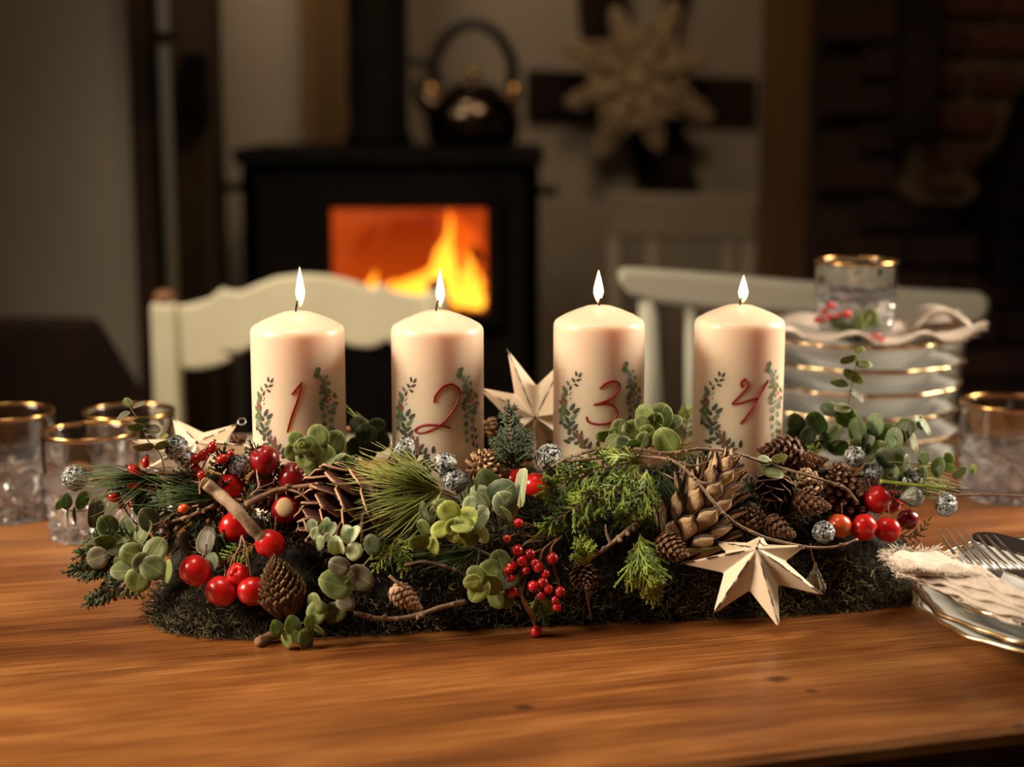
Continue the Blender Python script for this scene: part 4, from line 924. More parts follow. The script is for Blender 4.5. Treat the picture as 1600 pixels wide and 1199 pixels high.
apple('crab apple between the pale leaf and the juniper, below the third candle', 838, 759, 21, 'apple', .024, (.3, .3, .9))
apple('crab apple mostly hidden behind the pale upright leaf', 806, 752, 18, 'apple', .016, (-.3, .3, .9), dy=.004)
apple('topmost glossy crab apple of the right bunch', 1371, 781, 22.5, 'apple_deep' if 0 else 'apple', .030, (-.5, -.1, .8))
apple('crab apple peeping out behind the topmost one of the right bunch', 1393, 787, 20, 'apple', .020, (.4, 0, .9), dy=.006)
apple('crab apple with a dimple facing right, middle of the right bunch', 1350, 824, 21.5, 'apple', .028, (-.75, .4, .3), stem=False)
apple('lower right crab apple of the right bunch, above the moss', 1387, 828, 21, 'apple', .026, (.2, .2, .9))
apple('orange-tinged crab apple beside the silvered ball at right', 1311, 822, 20, 'apple_orange', .022, (.3, .3, .9))
apple('shaded dark crab apple at the right end of the bunch', 1419, 812, 17.5, 'apple_deep', .018, (.3, .3, .9))
tn = MB().ball((0, 0, 0), (.0062, .002, .0072), 14, 8)
o = tn.obj('cut_patch', M['cutwood'], None); pa = [x for x in bpy.data.objects if x.get('label', '').startswith('dark maroon crab apple')][0]
o.parent = pa; pq = pa.rotation_quaternion.inverted(); dd = Vector((.12, -.86, .45)).normalized(); rr_ = 22 * mpp(pa.location)
o.location = pq @ (dd * rr_ * .95); o.rotation_mode = 'QUATERNION'; o.rotation_quaternion = pq @ dd.to_track_quat('-Y', 'Z')
# stalk bunch of the left apples and pale forked stem
def wpath(pts, lift=.02, dy=0., Y=None, k=8):
    P = []
    for p in pts:
        l = p[2] if len(p) > 2 else lift
        q = atY(p[0], p[1], Y) if Y else hit(p[0], p[1], l); P.append(Vector(q) + Vector((0, dy, 0)))
    return cr(P, k)
def twig(label, pts, w0, w1, m='bark', lift=.02, Y=None, knobs=0, side=(), cat='twig', name='twig', seed=0, n=8, group=None):
    P = wpath(pts, lift, Y=Y); m_ = mpp(P[0]); K = len(P); r = random.Random(seed + len(pts) * 31)
    t = thing(name, label, cat, P[0], group)
    R = [(w0 + (w1 - w0) * i / (K - 1)) / 2 * m_ * (1 + .07 * math.sin(i * .9 + seed)) for i in range(K)]
    mb = MB().tube([p - P[0] for p in P], R, n)
    mb.obj('bark_stem', M[m], t)
    if knobs:
        mb = MB()
        for _ in range(knobs):
            i = r.randrange(2, K - 1); d = Vector((r.uniform(-1, 1), r.uniform(-.8, 0), r.uniform(-.6, 1))).normalized()
            q = P[i] - P[0]; mb.tube([q, q + d * R[i] * 1.6, q + d * R[i] * 2.6], [R[i] * .9, R[i] * 1.1, R[i] * .3], 6)
        stuff(mb.obj('buds', M[m], t))
    for sd in side:
        Q = wpath(sd, lift, Y=Y); MB().tube([p - P[0] for p in Q], [w1 / 2 * m_ * (1.0 - .6 * i / len(Q)) for i in range(len(Q))], 6).obj('side_twig', M[m], t)
    return t
twig('thick sawn branch piece slanting among the left crab apples', [(322, 756, .050), (345, 775, .044), (372, 800, .038), (398, 830, .030), (411, 842, .026)], 19, 19, 'bark_grey', n=12, name='branch', cat='branch')
_b = bpy.data.objects['branch']; 
_c = MB().ball((0, 0, 0), (.0041, .0012, .0041), 14, 8).obj('cut_face', M['cutwood'], _b); _c.rotation_euler = (.2, 0, .9); _c.location = (-.0008, -.0006, .0008)
twig('brown twig running right from the thick branch over the open cone', [(384, 790, .036), (404, 779, .036), (440, 765, .036), (500, 757, .036), (560, 748, .034)], 12, 5, 'bark', knobs=5, side=[[(448, 764, .036), (470, 772, .034), (490, 790, .03)]])
twig('pale pinkish forked stalk in front of the shaded crab apple', [(392, 775, .036), (404, 762, .038), (402, 745, .040), (401, 734, .040)], 4, 2, 'redstem', side=[[(404, 763, .038), (425, 755, .038), (430, 747, .038)], [(404, 766, .038), (418, 766, .037), (432, 762, .036)]])
twig('thin red stalks gathering the lower left crab apples', [(378, 837, .034), (374, 855, .036), (362, 878, .034), (358, 900, .028)], 3, 2.4, 'redstem', side=[[(378, 837, .034), (382, 855, .036), (374, 885, .034)], [(378, 837, .034), (386, 860, .036), (392, 900, .032)]])

# ------------------------------------------------------------------ silvered seed balls
def sball(label, px, py, rpx, kind='ball', lift=.02, Y=None, ang=-90, group='silvered seed heads'):
    c = atY(px, py, Y) if Y else hit(px, py, lift); r = rpx * mpp(c)
    t = thing('silvered_seed_head', label, 'seed head', c, group)
    sd = rnd.random() * 9
    def fn(d): return 1 + .05 * math.sin(d.x * 9 + sd) * math.sin(d.y * 8 + 1) * math.cos(d.z * 9 + sd) + .03 * math.sin(d.x * 23 + sd) * math.sin(d.z * 21)
    if kind == 'ball':
        MB().ball((0, 0, 0), r, 28, 20, fn=fn).obj('ball', M['silver'], t)
        mb = MB()   # wiry curls that stand proud of the ball
        for k in range(60):
            d = Vector((rnd.gauss(0, 1), rnd.gauss(0, 1), rnd.gauss(0, 1))).normalized(); e = d.orthogonal().normalized(); e.rotate(Matrix.Rotation(rnd.uniform(0, 6.28), 3, d)); f = d.cross(e)
            L_ = r * rnd.uniform(.18, .34)
            mb.tube([d * r * .98 - e * L_, d * r * 1.06 - e * L_ * .2 + f * L_ * .4, d * r * 1.05 + e * L_ * .5 + f * L_ * .2, d * r * .98 + e * L_], r * .035, 4)
        stuff(mb.obj('curls', M['silver'], t))
    else:
        a = math.radians(ang); ax = (RIGHT * math.cos(a) + UP * math.sin(a)).normalized(); q = ax.to_track_quat('Z', 'Y').to_matrix()
        prof = [(.10, 1.75), (.25, 1.45), (.55, .95), (.9, .35), (1.0, -.1), (.92, -.5), (.6, -.85), (0, -.95)]
        mb = MB(); mb.lathe([(a_ * r, b_ * r * .8) for a_, b_ in prof], 24, rf=lambda i, q_, rr, z: rr * (1 + .10 * math.cos(8 * q_)))
        mb.V = [(np.array(q) @ v.T).T for v in mb.V]; mb.obj('shell', M['silver' if kind == 'cup' else 'bell'], t)
        mb = MB()
        for k in range(5):
            q_ = 2 * PI * k / 5; P_ = [Vector((math.cos(q_) * .15, math.sin(q_) * .15, -.78)) * r, Vector((math.cos(q_) * .5, math.sin(q_) * .5, -.80)) * r, Vector((math.cos(q_) * .8, math.sin(q_) * .8, -.5)) * r]
            mb.tube([q @ p for p in P_], [r * .06, r * .1, r * .03], 5)
        mb.obj('ridge', M['silver' if kind == 'cup' else 'bell'], t)
    return t
sball('silvered wiry ball on the long twig at the far left', 117, 747, 19.5, Y=1.155)
sball('silvered ball and cone tip in front of the left star', 275, 700, 19, 'ball', .048)
sball('silvered pod pointing down right beside the rosehips', 287, 716, 15, 'cup', .046, ang=-75)
sball('silvered ball between the rosehips and the glossy crab apple', 373, 727, 16.5, 'ball', .040)
sball('small silvered pod above the mossy twig at left', 252, 833, 14, 'cup', .030, ang=-20)
sball('silvered cone-shaped pod at the foot of the second candle, left side', 632, 701, 18, 'cup', .040, ang=-50)
sball('upper silvered ball of the pair before the second candle', 696, 723, 18, 'cup', .040, ang=-110)
sball('lower silvered ball of the pair above the bright round leaves', 712, 752, 18.5, 'ball', .036)
sball('rough grey silvered ball at the left foot of the third candle', 857, 715, 21, 'ball', .040)
sball('silvered ball hanging beside the orange-tinged crab apple', 1287, 832, 17, 'ball', .032)
sball('brown-grey seed head behind the dark cone, left of two', 1336, 714, 16, 'ball', .035)
sball('brown-grey seed head behind the dark cone, right of two', 1364, 741, 19, 'cup', .030, ang=-80)
sball('pale silvered pod among the right eucalyptus leaves', 1427, 746, 15, 'cup', .03, Y=1.20, ang=-150)
sball('greenish silvered pod behind the right crab apples', 1428, 776, 17, 'bell', .03, Y=1.19, ang=-170)
sball('silvered ball at the far right end of the arrangement', 1478, 789, 17.5, 'ball', .03, Y=1.19)
# poppy-like pod hanging on a cord in front of the moss
pd = thing('seed_pod', 'pale ribbed seed pod hanging on a cord before the right moss', 'seed pod', hit(1273, 914, .020))
r = 17 * mpp(pd.location)
MB().lathe([(.12 * r, 2.1 * r), (.2 * r, 1.5 * r), (.55 * r, .8 * r), (.95 * r, .0), (1.0 * r, -.3 * r), (.8 * r, -.65 * r), (.3 * r, -.8 * r), (0, -.8 * r)], 32, rf=lambda i, q, rr, z: rr * (1 + .07 * math.cos(10 * q))).obj('husk', M['cone_yellow'], pd)
mb = MB()
for k in range(10):
    q = 2 * PI * k / 10; mb.tube([(math.cos(q) * rr, math.sin(q) * rr, z) for rr, z in ((.22 * r, 1.5 * r), (.60 * r, .8 * r), (1.02 * r, 0), (1.06 * r, -.3 * r), (.84 * r, -.68 * r))], r * .045, 5)
stuff(mb.obj('rib', M['silver'], pd))
MB().tube([Vector(p) - pd.location for p in wpath([(1273, 880, .022), (1268, 862, .03), (1267, 850, .034)], .03)], .0007, 6).obj('cord', M['bark_light'], pd)

# ------------------------------------------------------------------ cones
def scale_mesh(name, mats, wid=.9, tip=.5, curve=.25, thick=.10, point=0., rim=True, keel=0., cup=.12):
    """x: 0..1 outward, y: width, z: up; two skins plus a rim"""
    nu, nv = 6, 6; top = []; bot = []
    for i in range(nu):
        u = i / (nu - 1)
        wd = wid / 2 * (.35 + .65 * math.sin(min(1, u * 1.15) * PI / 2)) * (1 if u < .6 else math.sqrt(max(.02, 1 - ((u - .6) / .42) ** 2)) * (1 - point * (u - .6)))
        for j in range(nv):
            v = j / (nv - 1) * 2 - 1
            x = u * (1 - .12 * v * v * u); y = v * wd; z = curve * u * u + cup * (v * v) * wd * 2 - keel * (1 - abs(v)) * max(0, u - .5)
            t_ = thick * (.5 + .5 * u); top.append((x, y, z + t_ / 2)); bot.append((x, y, z - t_ / 2))
    V = top + bot; n = nu * nv; Fc = []; mi = []
    for i in range(nu - 1):
        for j in range(nv - 1):
            a = i * nv + j; Fc.append((a, a + nv, a + nv + 1, a + 1)); Fc.append((n + a, n + a + 1, n + a + nv + 1, n + a + nv)); k = 2 if i == nu - 2 and keel else 0; mi += [k, k]
    bd = [i * nv for i in range(nu)] + [(nu - 1) * nv + j for j in range(1, nv)] + [i * nv + nv - 1 for i in range(nu - 2, -1, -1)] + [j for j in range(nv - 2, 0, -1)]
    for k in range(len(bd)):
        a, b = bd[k], bd[(k + 1) % len(bd)]; Fc.append((b, a, a + n, b + n)); mi.append(1 if rim else 0)
    me = bpy.data.meshes.new(name); me.from_pydata(V, [], Fc)
    for m in mats: me.materials.append(m)
    me.polygons.foreach_set('material_index', [min(k, len(mats) - 1) for k in mi]); me.polygons.foreach_set('use_smooth', [True] * len(Fc)); me.update(); return me
SM = {
 'open': scale_mesh('cone_scale_open', [M['cone_dark'], M['cone_rim']], 1.3, curve=.16, thick=.07, cup=.04),
 'spruce': scale_mesh('cone_scale_thin', [M['cone_brown'], M['cone_tan']], 1.0, curve=.3, thick=.10),
 'tan': scale_mesh('cone_scale_broad', [M['cone_tip_pale'], M['cone_edge'], M['cone_tip_pale']], .95, curve=.05, thick=.14, point=1.1, keel=.15, cup=.10),
 'dark': scale_mesh('cone_scale_knobbed', [M['cone_dark'], M['cone_dark'], M['cone_tan']], .8, curve=.2, thick=.26, keel=.3),
 'yellow': scale_mesh('cone_scale_narrow', [M['cone_dark'], M['cone_yellow']], .9, curve=.3, thick=.20),
 'pink': scale_mesh('cone_scale_pink', [M['cone_pink'], M['cone_tan']], 1.1, curve=.25, thick=.22),
 'orange': scale_mesh('cone_scale_orange', [M['cone_orange'], M['cone_tan']], 1.05, curve=.25, thick=.26, keel=.2),
 'brown': scale_mesh('cone_scale_dark_thin', [M['cone_dark'], M['cone_brown']], 1.1, curve=.3, thick=.12)}
def cone(label, px, py, Lp, Wp, ang, toward, style, n=50, lift=.02, open0=0.2, open1=1.1, ssz=1.0, Y=None, egg=.5, dy=0):
    """ang: axis direction base->tip in the picture, toward: how much the tip points at the camera"""
    c = Vector(atY(px, py, Y) if Y else hit(px, py, lift)) + Vector((0, dy, 0)); m_ = mpp(c); L = Lp * m_; R = Wp / 2 * m_
    a = math.radians(ang); ax = (RIGHT * math.cos(a) + UP * math.sin(a)) * math.sqrt(max(0, 1 - toward ** 2)) - FWD * toward; ax.normalize()
    b = c - ax * L / 2
    low = min(b.z, (c + ax * L / 2).z) - R * .4
    if low < TZ + .001: b.z += TZ + .001 - low
    Mx = frame(b, ax.orthogonal(), ax); t = thing('pine_cone', label, 'cone', (0, 0, 0), 'cones in the arrangement', Mx=Mx)
    def prof(u): return (math.sin(PI * min(1, (u * .93 + .07) ** egg))) ** .75 if 0 <= u <= 1 else 0
    core = [(0, -.01 * L)] + [(R * .48 * prof(i / 10) + .0003, L * (.02 + .90 * i / 10)) for i in range(11)] + [(0, L * .96)]
    MB().lathe(core, 14).obj('core', M['cone_dark'] if style != 'pink' else M['cone_pink'], t)
    me = SM[style]
    area_ = 2 * PI * R * .78 * L / n; sp_ = math.sqrt(area_)
    for i in range(n):
        u = (i + .5) / n; th = i * 2.399963 + rnd.uniform(-.05, .05)
        rr = R * prof(u); op = open0 + (open1 - open0) * u      # angle of the scale towards the tip
        rad = Vector((math.cos(th), math.sin(th), 0)); X_ = rad * math.cos(op) + Vector((0, 0, 1)) * math.sin(op); Z_ = -rad * math.sin(op) + Vector((0, 0, 1)) * math.cos(op)
        k_s = .45 + .55 * prof(u)
        sw = sp_ * 1.16 * ssz * k_s; sl = max(sp_ * 1.45 * k_s, rr * .62 / max(.5, math.cos(op))) if op < .8 else sp_ * 1.9 * k_s
        sl = min(sl, R * 1.1) * rnd.uniform(.93, 1.07)
        r0 = max(rr - sl * math.cos(op), rr * .15)
        z0 = L * (.03 + .90 * u) - sl * math.sin(op) * .45
        Mm = frame(rad * r0 + Vector((0, 0, z0)), X_, Z_) @ Matrix.Diagonal((sl, sw, sl * .8, 1))
        link('scale', me, t, Mm)
    return t
cone('large dark open cone with pale scale rims left of the pine needles', 522, 800, 130, 165, 215, .60, 'open', 42, .024, .55, 1.15, 1.35)
cone('tight yellow-brown cone beside the low left crab apples', 437, 912, 100, 88, 100, .25, 'yellow', 150, .022, .7, 1.2, 1.05)
cone('round orange-brown cone seen from above at the right foot of the second candle', 762, 725, 46, 74, 80, .55, 'orange', 60, .034, .2, 1.2, 1.0)
cone('small pinkish cone lying low on the moss', 636, 936, 60, 44, 325, .15, 'pink', 60, .024, .5, 1.1, 1.1)
cone('largest pale broad-scaled cone below the fourth candle, left part', 1106, 776, 178, 150, 62, .30, 'tan', 52, .022, .98, 1.35, .92)
cone('dark brown cone at the right foot of the fourth candle', 1218, 706, 74, 62, 175, .30, 'brown', 60, .030, .4, 1.15, 1.1)
cone('brown cone behind the eucalyptus, right of the fourth candle', 1268, 722, 52, 46, 10, .25, 'spruce', 50, .026, .4, 1.15, 1.1)
cone('glossy dark cone with curled open scales beside the largest cone', 1209, 769, 56, 70, 250, .60, 'open', 24, .024, .3, 1.0, 1.25)
cone('light rust-brown cone tip above the small spiky cone', 1262, 752, 48, 50, 115, .5, 'orange', 34, .022, .5, 1.2, 1.2)
cone('small spiky brown cone left of the dark knobbed cone', 1268, 788, 62, 50, 352, .30, 'spruce', 64, .028, .3, 1.1, 1.0)
cone('dark cone with tan-tipped knobs left of the right crab apples', 1316, 770, 105, 88, 105, .20, 'dark', 90, .018, .4, 1.1, .8)
cone('small bristly cone behind the front star', 1172, 806, 44, 56, 90, .35, 'yellow', 60, .026, .45, 1.25, .9)
cone('small reddish-brown cone above the right point of the front star', 1218, 826, 56, 44, 335, .3, 'spruce', 50, .026, .35, 1.1, 1.1)
cone('small tight spiral cone at the left point of the front star', 1051, 858, 62, 56, 340, .55, 'spruce', 70, .030, .4, 1.2, 1.0)
cone('small spiral cone hanging right of the red berries', 914, 905, 44, 54, 280, .75, 'spruce', 64, .026, .35, 1.15, 1.0)
cone('brown cone in shadow behind the glossy crab apples', 423, 778, 70, 60, 200, .3, 'brown', 56, .014, .4, 1.15, 1.05)
cone('brown cone tip showing between the left star and the first candle', 372, 690, 30, 30, 30, .3, 'brown', 30, .03, .4, 1.2, 1.0, Y=1.25)
cone('brownish cone at the left of the tall back star', 765, 667, 32, 34, 60, .4, 'orange', 30, .03, .4, 1.2, 1.0, Y=1.27)

# ------------------------------------------------------------------ stars of enamelled tin
def star(label, px, py, tips, tilt, Y=None, lift=.03, worn=True, depth=.010, ring=None, inner=.36):
    """tips in picture pixels from the centre; tilt: plane leaning back (radians)"""
    c = Vector(atY(px, py, Y) if Y else hit(px, py, lift)); nrm = Vector((0, -math.cos(tilt), math.sin(tilt)))
    t = thing('tin_star', label, 'star', c, 'cream tin stars')
    def onplane(dx, dy):
        d = ray(px + dx, py + dy); k = (c - CAM).dot(nrm) / d.dot(nrm); return CAM + d * k - c
    T = [onplane(a, b) for a, b in tips]; n = len(T)
    # inner corners halfway between neighbouring tips
    I = []
    for i in range(n):
        a, b = T[i], T[(i + 1) % n]; I.append((a.normalized() + b.normalized()).normalized() * (a.length + b.length) / 2 * inner)
    V = [nrm * depth * 1.0]; Fc = []
    for i in range(n): V.append(T[i] + nrm * .0008)
    for i in range(n): V.append(I[i])
    V.append(-nrm * depth * .6); back = len(V) - 1
    for i in range(n):
        Fc += [(0, 1 + i, 1 + n + i), (0, 1 + n + (i - 1) % n, 1 + i), (back, 1 + n + i, 1 + i), (back, 1 + i, 1 + n + (i - 1) % n)]
    o = MB().add(V, Fc).obj('tin_body', M['star'], t, smooth=False, bevel=.0011)
    if worn:
        mb = MB(); r = random.Random(int(px))
        for i in range(n):
            a = V[0]; b = T[i] + nrm * .0008; u0 = r.uniform(.12, .2)
            for (f0, f1) in ((u0, .42 + r.uniform(-.05, .08)), (.5, .62 + r.uniform(0, .1)), (.80, .97)):
                if r.random() < .85:
                    K = 6; mb.tube([a.lerp(b, f0 + (f1 - f0) * k / K) + nrm * .0001 + Vector((r.uniform(-1, 1), 0, r.uniform(-1, 1))) * .0003 for k in range(K + 1)], [.0003] + [r.uniform(.0003, .0007) for _ in range(K - 1)] + [.0003], 5)
        stuff(mb.obj('worn_edges', M['star_wear'], t))
        MB().ball(V[0], .0013, 10, 8).obj('centre_hole', M['star_wear'], t)
    if ring is not None:
        e = T[ring]; d = e.normalized(); s_ = nrm.cross(d); R_ = .0030; q = e + d * R_ * .8
        MB().tube([q + (d * math.cos(a_) + s_ * math.sin(a_)) * R_ for a_ in [2 * PI * k / 16 for k in range(17)]], .0006, 6).obj('hanging_ring', M['wire'], t)
    return t
star('worn cream tin star leaning on the moss at the front right', 1178, 869, [(-118, 13), (-66, 94), (41, 118), (111, 64), (84, -16), (12, -33), (-62, -22)], .62, Y=1.125, depth=.016, inner=.48)
star('tall cream tin star standing between the second and third candles', 836, 650, [(-45, -108), (48, -92), (102, -14), (78, 62), (5, 96), (-70, 60), (-92, -46)], .10, Y=1.275, depth=.014, inner=.44)
star('cream tin star with a wire ring lying behind the left rosehips', 312, 706, [(-118, -18), (-44, -54), (62, -44), (110, -6), (70, 46), (-20, 56), (-90, 30)], .75, Y=1.225, depth=.014, ring=2, inner=.45)

# ------------------------------------------------------------------ eucalyptus
def leaf_mesh(name, m, wid=1.0, notch=.0):
    n = 14; V = []; Fc = []
    rings = ((.0, 1), (.55, n), (1.0, n))
    for s_ in (1, -1):
        V.append((.5, 0, -.05 + .008 * s_))
        for k in (.55, 1.0):
            for j in range(n):
                a = 2 * PI * j / n; x = .5 - .5 * math.cos(a) * k; y = .5 * math.sin(a) * k * wid * (1 - .12 * (x - .5))
                z = -.05 + .10 * k * k * (abs(y)) * 1.6 + .03 * math.sin(a * 3) * k; V.append((x, y, z + .008 * s_ * (1 if k < 1 else .6)))
    b = 1 + 2 * n
    for j in range(n):
        j2 = (j + 1) % n
        Fc += [(0, 1 + j2, 1 + j), (1 + j, 1 + j2, 1 + n + j2, 1 + n + j), (b, b + 1 + j, b + 1 + j2), (b + 1 + j2, b + 1 + j, b + 1 + n + j, b + 1 + n + j2), (1 + n + j, 1 + n + j2, b + 1 + n + j2, b + 1 + n + j)]
    me = bpy.data.meshes.new(name); me.from_pydata(V, [], Fc); me.materials.append(m); me.polygons.foreach_set('use_smooth', [True] * len(Fc)); me.update(); return me
LM = {k: leaf_mesh('leaf_' + k, M['leaf_' + k]) for k in ('green', 'bright', 'pale', 'grey', 'dark', 'blue')}
def euc(label, stem, leaves, tone='green', lift=.03, Y=None, w=3.2, group='eucalyptus sprigs', smat='stem', cat='sprig', dz=.0011, flat=.35):
    P = wpath(stem, lift, Y=Y); t = thing('eucalyptus_sprig', label, cat, P[0], group); m_ = mpp(P[0]); K = len(P)
    MB().tube([p - P[0] for p in P], [w / 2 * m_ * (1 - .5 * i / K) for i in range(K)], 6).obj('stem', M[smat], t)
    r = random.Random(len(label) * 7 + int(stem[0][0]))
    for k, lv in enumerate(leaves):
        px, py, L, W, ang = lv[:5]; tn = lv[5] if len(lv) > 5 else tone
        # centre of the leaf, each a little nearer to the viewer than the one before
        q = Vector(atY(px, py, Y) if Y else hit(px, py, lift)); j = min(range(K), key=lambda i: (P[i] - q).length); 
        d = (q - CAM).normalized(); dist_to = (P[j] - CAM).dot(FWD) if K else 0
        q = CAM + d * (((P[j] - CAM).dot(FWD) * .6 + (q - CAM).dot(FWD) * .4 - .0025 - dz * k) / d.dot(FWD))
        m_ = mpp(q); a = math.radians(ang); t1 = r.uniform(-flat, flat) * .8
        x = (RIGHT * math.cos(a) + UP * math.sin(a)) * math.cos(t1) - FWD * math.sin(t1)
        L3 = L * m_ / math.cos(t1); W3 = W * m_
        full = L * m_ * .98; t2 = math.acos(max(.25, min(1, W3 / max(full, W3)))) if W < L * .8 else r.uniform(-flat, flat)
        if W < L * .8: t2 *= r.choice((-1, 1)); W3 = min(full, W3 / math.cos(t2))
        y0 = (-FWD).cross(x).normalized(); n0 = x.cross(y0); nn = n0 * math.cos(t2) + y0 * math.sin(t2)
        o = q - x * L3 / 2
        if (q.z - max(L3, W3) * .5) < TZ + .001 and o.z < TZ + .012: nn = n0
        Mm = frame(o - P[0], x, nn) @ Matrix.Diagonal((L3, W3, L3 * .8, 1)); link('leaf', LM[tn], t, Mm)
    return t
EG = 'eucalyptus sprigs'
euc('small-leaved eucalyptus tip rising before the left tumblers', [(258, 740), (250, 710), (232, 690), (222, 665), (205, 640), (200, 628)],
    [(199, 629, 16, 12, 120, 'green'), (216, 633, 20, 9, 15), (192, 650, 24, 11, 205), (222, 657, 28, 10, 10), (238, 672, 26, 18, 10, 'grey'), (224, 699, 34, 13, 190), (252, 696, 26, 11, 25, 'green'), (212, 668, 26, 12, 190, 'dark'), (256, 682, 14, 9, 20, 'bright')], 'grey', .06, w=2.6)
euc('hanging narrow-leaved eucalyptus at the far left edge of the arrangement', [(188, 742), (160, 775), (140, 796), (110, 798), (90, 790)],
    [(93, 789, 18, 9, 75), (104, 784, 26, 11, 95), (106, 804, 22, 9, 265), (117, 808, 32, 13, 265), (128, 782, 32, 13, 80), (149, 802, 48, 17, 265, 'grey'), (170, 782, 30, 18, 70, 'grey')], 'dark', .04, Y=1.15, w=2.4)
euc('broad olive eucalyptus leaves low at the left end', [(262, 850), (230, 850), (205, 858), (180, 840), (160, 842)],
    [(200, 830, 48, 36, 110, 'dark'), (168, 822, 38, 30, 120), (183, 850, 44, 38, 200), (163, 848, 36, 26, 190), (215, 846, 48, 40, 150, 'dark'), (232, 812, 40, 28, 120, 'grey'), (207, 872, 48, 38, 250), (152, 872, 36, 36, 200, 'grey'), (224, 830, 40, 28, 60), (190, 882, 42, 30, 260, 'dark')], 'green', .035)
euc('eucalyptus spray with light brown bare stem tip at lower left', [(190, 918, .04), (215, 885, .045), (240, 850, .045), (262, 838, .04)],
    [(205, 866, 38, 38, 160), (243, 860, 44, 40, 60), (190, 892, 36, 28, 180, 'green'), (216, 907, 42, 42, 260), (240, 888, 44, 40, 330), (262, 893, 38, 20, 265, 'green'), (222, 880, 34, 32, 230, 'grey')], 'green', .042, w=5, smat='bark_light')
euc('greyish eucalyptus leaves in shade behind the left crab apples', [(330, 850), (300, 845), (270, 865)],
    [(297, 850, 44, 30, 130), (322, 845, 44, 34, 80), (268, 800 + 52, 34, 22, 40, 'grey'), (222, 790, 38, 26, 100, 'dark'), (330, 880, 34, 26, 260, 'dark')], 'grey', .018)
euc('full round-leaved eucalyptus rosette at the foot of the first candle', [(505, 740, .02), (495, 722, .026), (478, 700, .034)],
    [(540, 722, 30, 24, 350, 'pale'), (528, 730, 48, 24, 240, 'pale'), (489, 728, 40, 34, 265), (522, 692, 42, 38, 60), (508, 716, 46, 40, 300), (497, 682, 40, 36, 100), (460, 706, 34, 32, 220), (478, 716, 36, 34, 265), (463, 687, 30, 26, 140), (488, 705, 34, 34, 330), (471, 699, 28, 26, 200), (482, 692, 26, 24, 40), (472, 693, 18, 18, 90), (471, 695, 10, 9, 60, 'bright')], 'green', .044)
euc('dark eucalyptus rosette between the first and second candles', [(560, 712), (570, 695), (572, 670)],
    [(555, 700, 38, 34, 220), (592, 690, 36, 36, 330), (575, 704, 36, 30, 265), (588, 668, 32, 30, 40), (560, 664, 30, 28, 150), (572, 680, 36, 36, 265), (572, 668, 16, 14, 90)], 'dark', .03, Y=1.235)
euc('sprig of tiny pale mint leaves lying on the open cone', [(568, 850, .056), (552, 856, .056), (535, 845, .056), (515, 838, .056), (490, 825, .056)],
    [(487, 822, 22, 17, 100), (493, 834, 22, 18, 250), (500, 849, 24, 11, 275), (507, 822, 28, 15, 75), (517, 827, 24, 18, 60), (512, 840, 16, 14, 270), (524, 852, 30, 22, 80), (532, 855, 24, 15, 280), (543, 834, 28, 20, 100), (553, 834, 28, 16, 60), (553, 862, 30, 27, 250)], 'pale', .056, w=2.2)
euc('eucalyptus with large grey-green leaves before the open cone', [(588, 848, .03), (583, 866, .036), (560, 892, .040), (545, 905, .044), (525, 930, .04)],
    [(582, 852, 36, 30, 110, 'dark'), (530, 885, 36, 32, 160, 'grey'), (563, 903, 46, 42, 330, 'grey'), (540, 942, 32, 26, 340, 'grey'), (525, 913, 56, 42, 160)], 'green', .040, w=3, dz=.0008)
euc('trailing eucalyptus with paired round leaves low at front left', [(600, 968, .030), (553, 955, .034), (525, 948, .036), (500, 962, .036), (470, 975, .034), (440, 985, .030)],
    [(540, 938, 30, 22, 60, 'grey'), (522, 957, 40, 32, 190), (492, 943, 34, 26, 110), (495, 958, 40, 34, 250), (498, 985, 26, 14, 320), (478, 1000, 36, 22, 280), (486, 972, 26, 20, 100), (457, 978, 34, 22, 100), (432, 982, 28, 17, 105), (448, 1000, 28, 19, 265), (462, 996, 24, 14, 300)], 'green', .034, w=2.6, dz=.0006)
euc('bright yellow-green eucalyptus cluster in the centre below the second candle', [(760, 850, .03), (740, 835, .036), (715, 815, .042)],
    [(690, 792, 30, 26, 150, 'green'), (745, 812, 50, 32, 50, 'pale'), (735, 790, 30, 26, 80, 'pale'), (752, 835, 32, 24, 300, 'pale'), (731, 832, 48, 32, 290), (700, 802, 38, 34, 150), (728, 812, 44, 34, 60), (688, 828, 32, 28, 200), (712, 830, 40, 34, 260), (703, 798, 34, 36, 120), (708, 824, 28, 26, 250), (722, 820, 36, 26, 350)], 'bright', .050)
euc('eucalyptus pair of large leaves behind the bright cluster, one cupped and pale', [(770, 800, .022), (765, 775, .026), (775, 760, .03)],
    [(743, 790, 46, 42, 200, 'green'), (760, 757, 50, 38, 110, 'green'), (790, 806, 34, 20, 300, 'green'), (752, 776, 42, 30, 140, 'pale'), (790, 790, 48, 40, 300, 'pale'), (782, 772, 54, 46, 40, 'blue')], 'pale', .040)
euc('single narrow upright pale leaf beside the crab apple under the third candle', [(812, 795, .046), (813, 770, .05)], [(814, 762, 62, 20, 83, 'pale')], 'pale', .050)
euc('shaded yellow-green leaf pair left of the bright cluster', [(690, 850, .034), (672, 848, .036)],
    [(668, 800, 38, 24, 100, 'green'), (655, 848, 34, 26, 190), (677, 852, 32, 20, 290, 'bright'), (663, 825, 30, 22, 120, 'green')], 'green', .034)
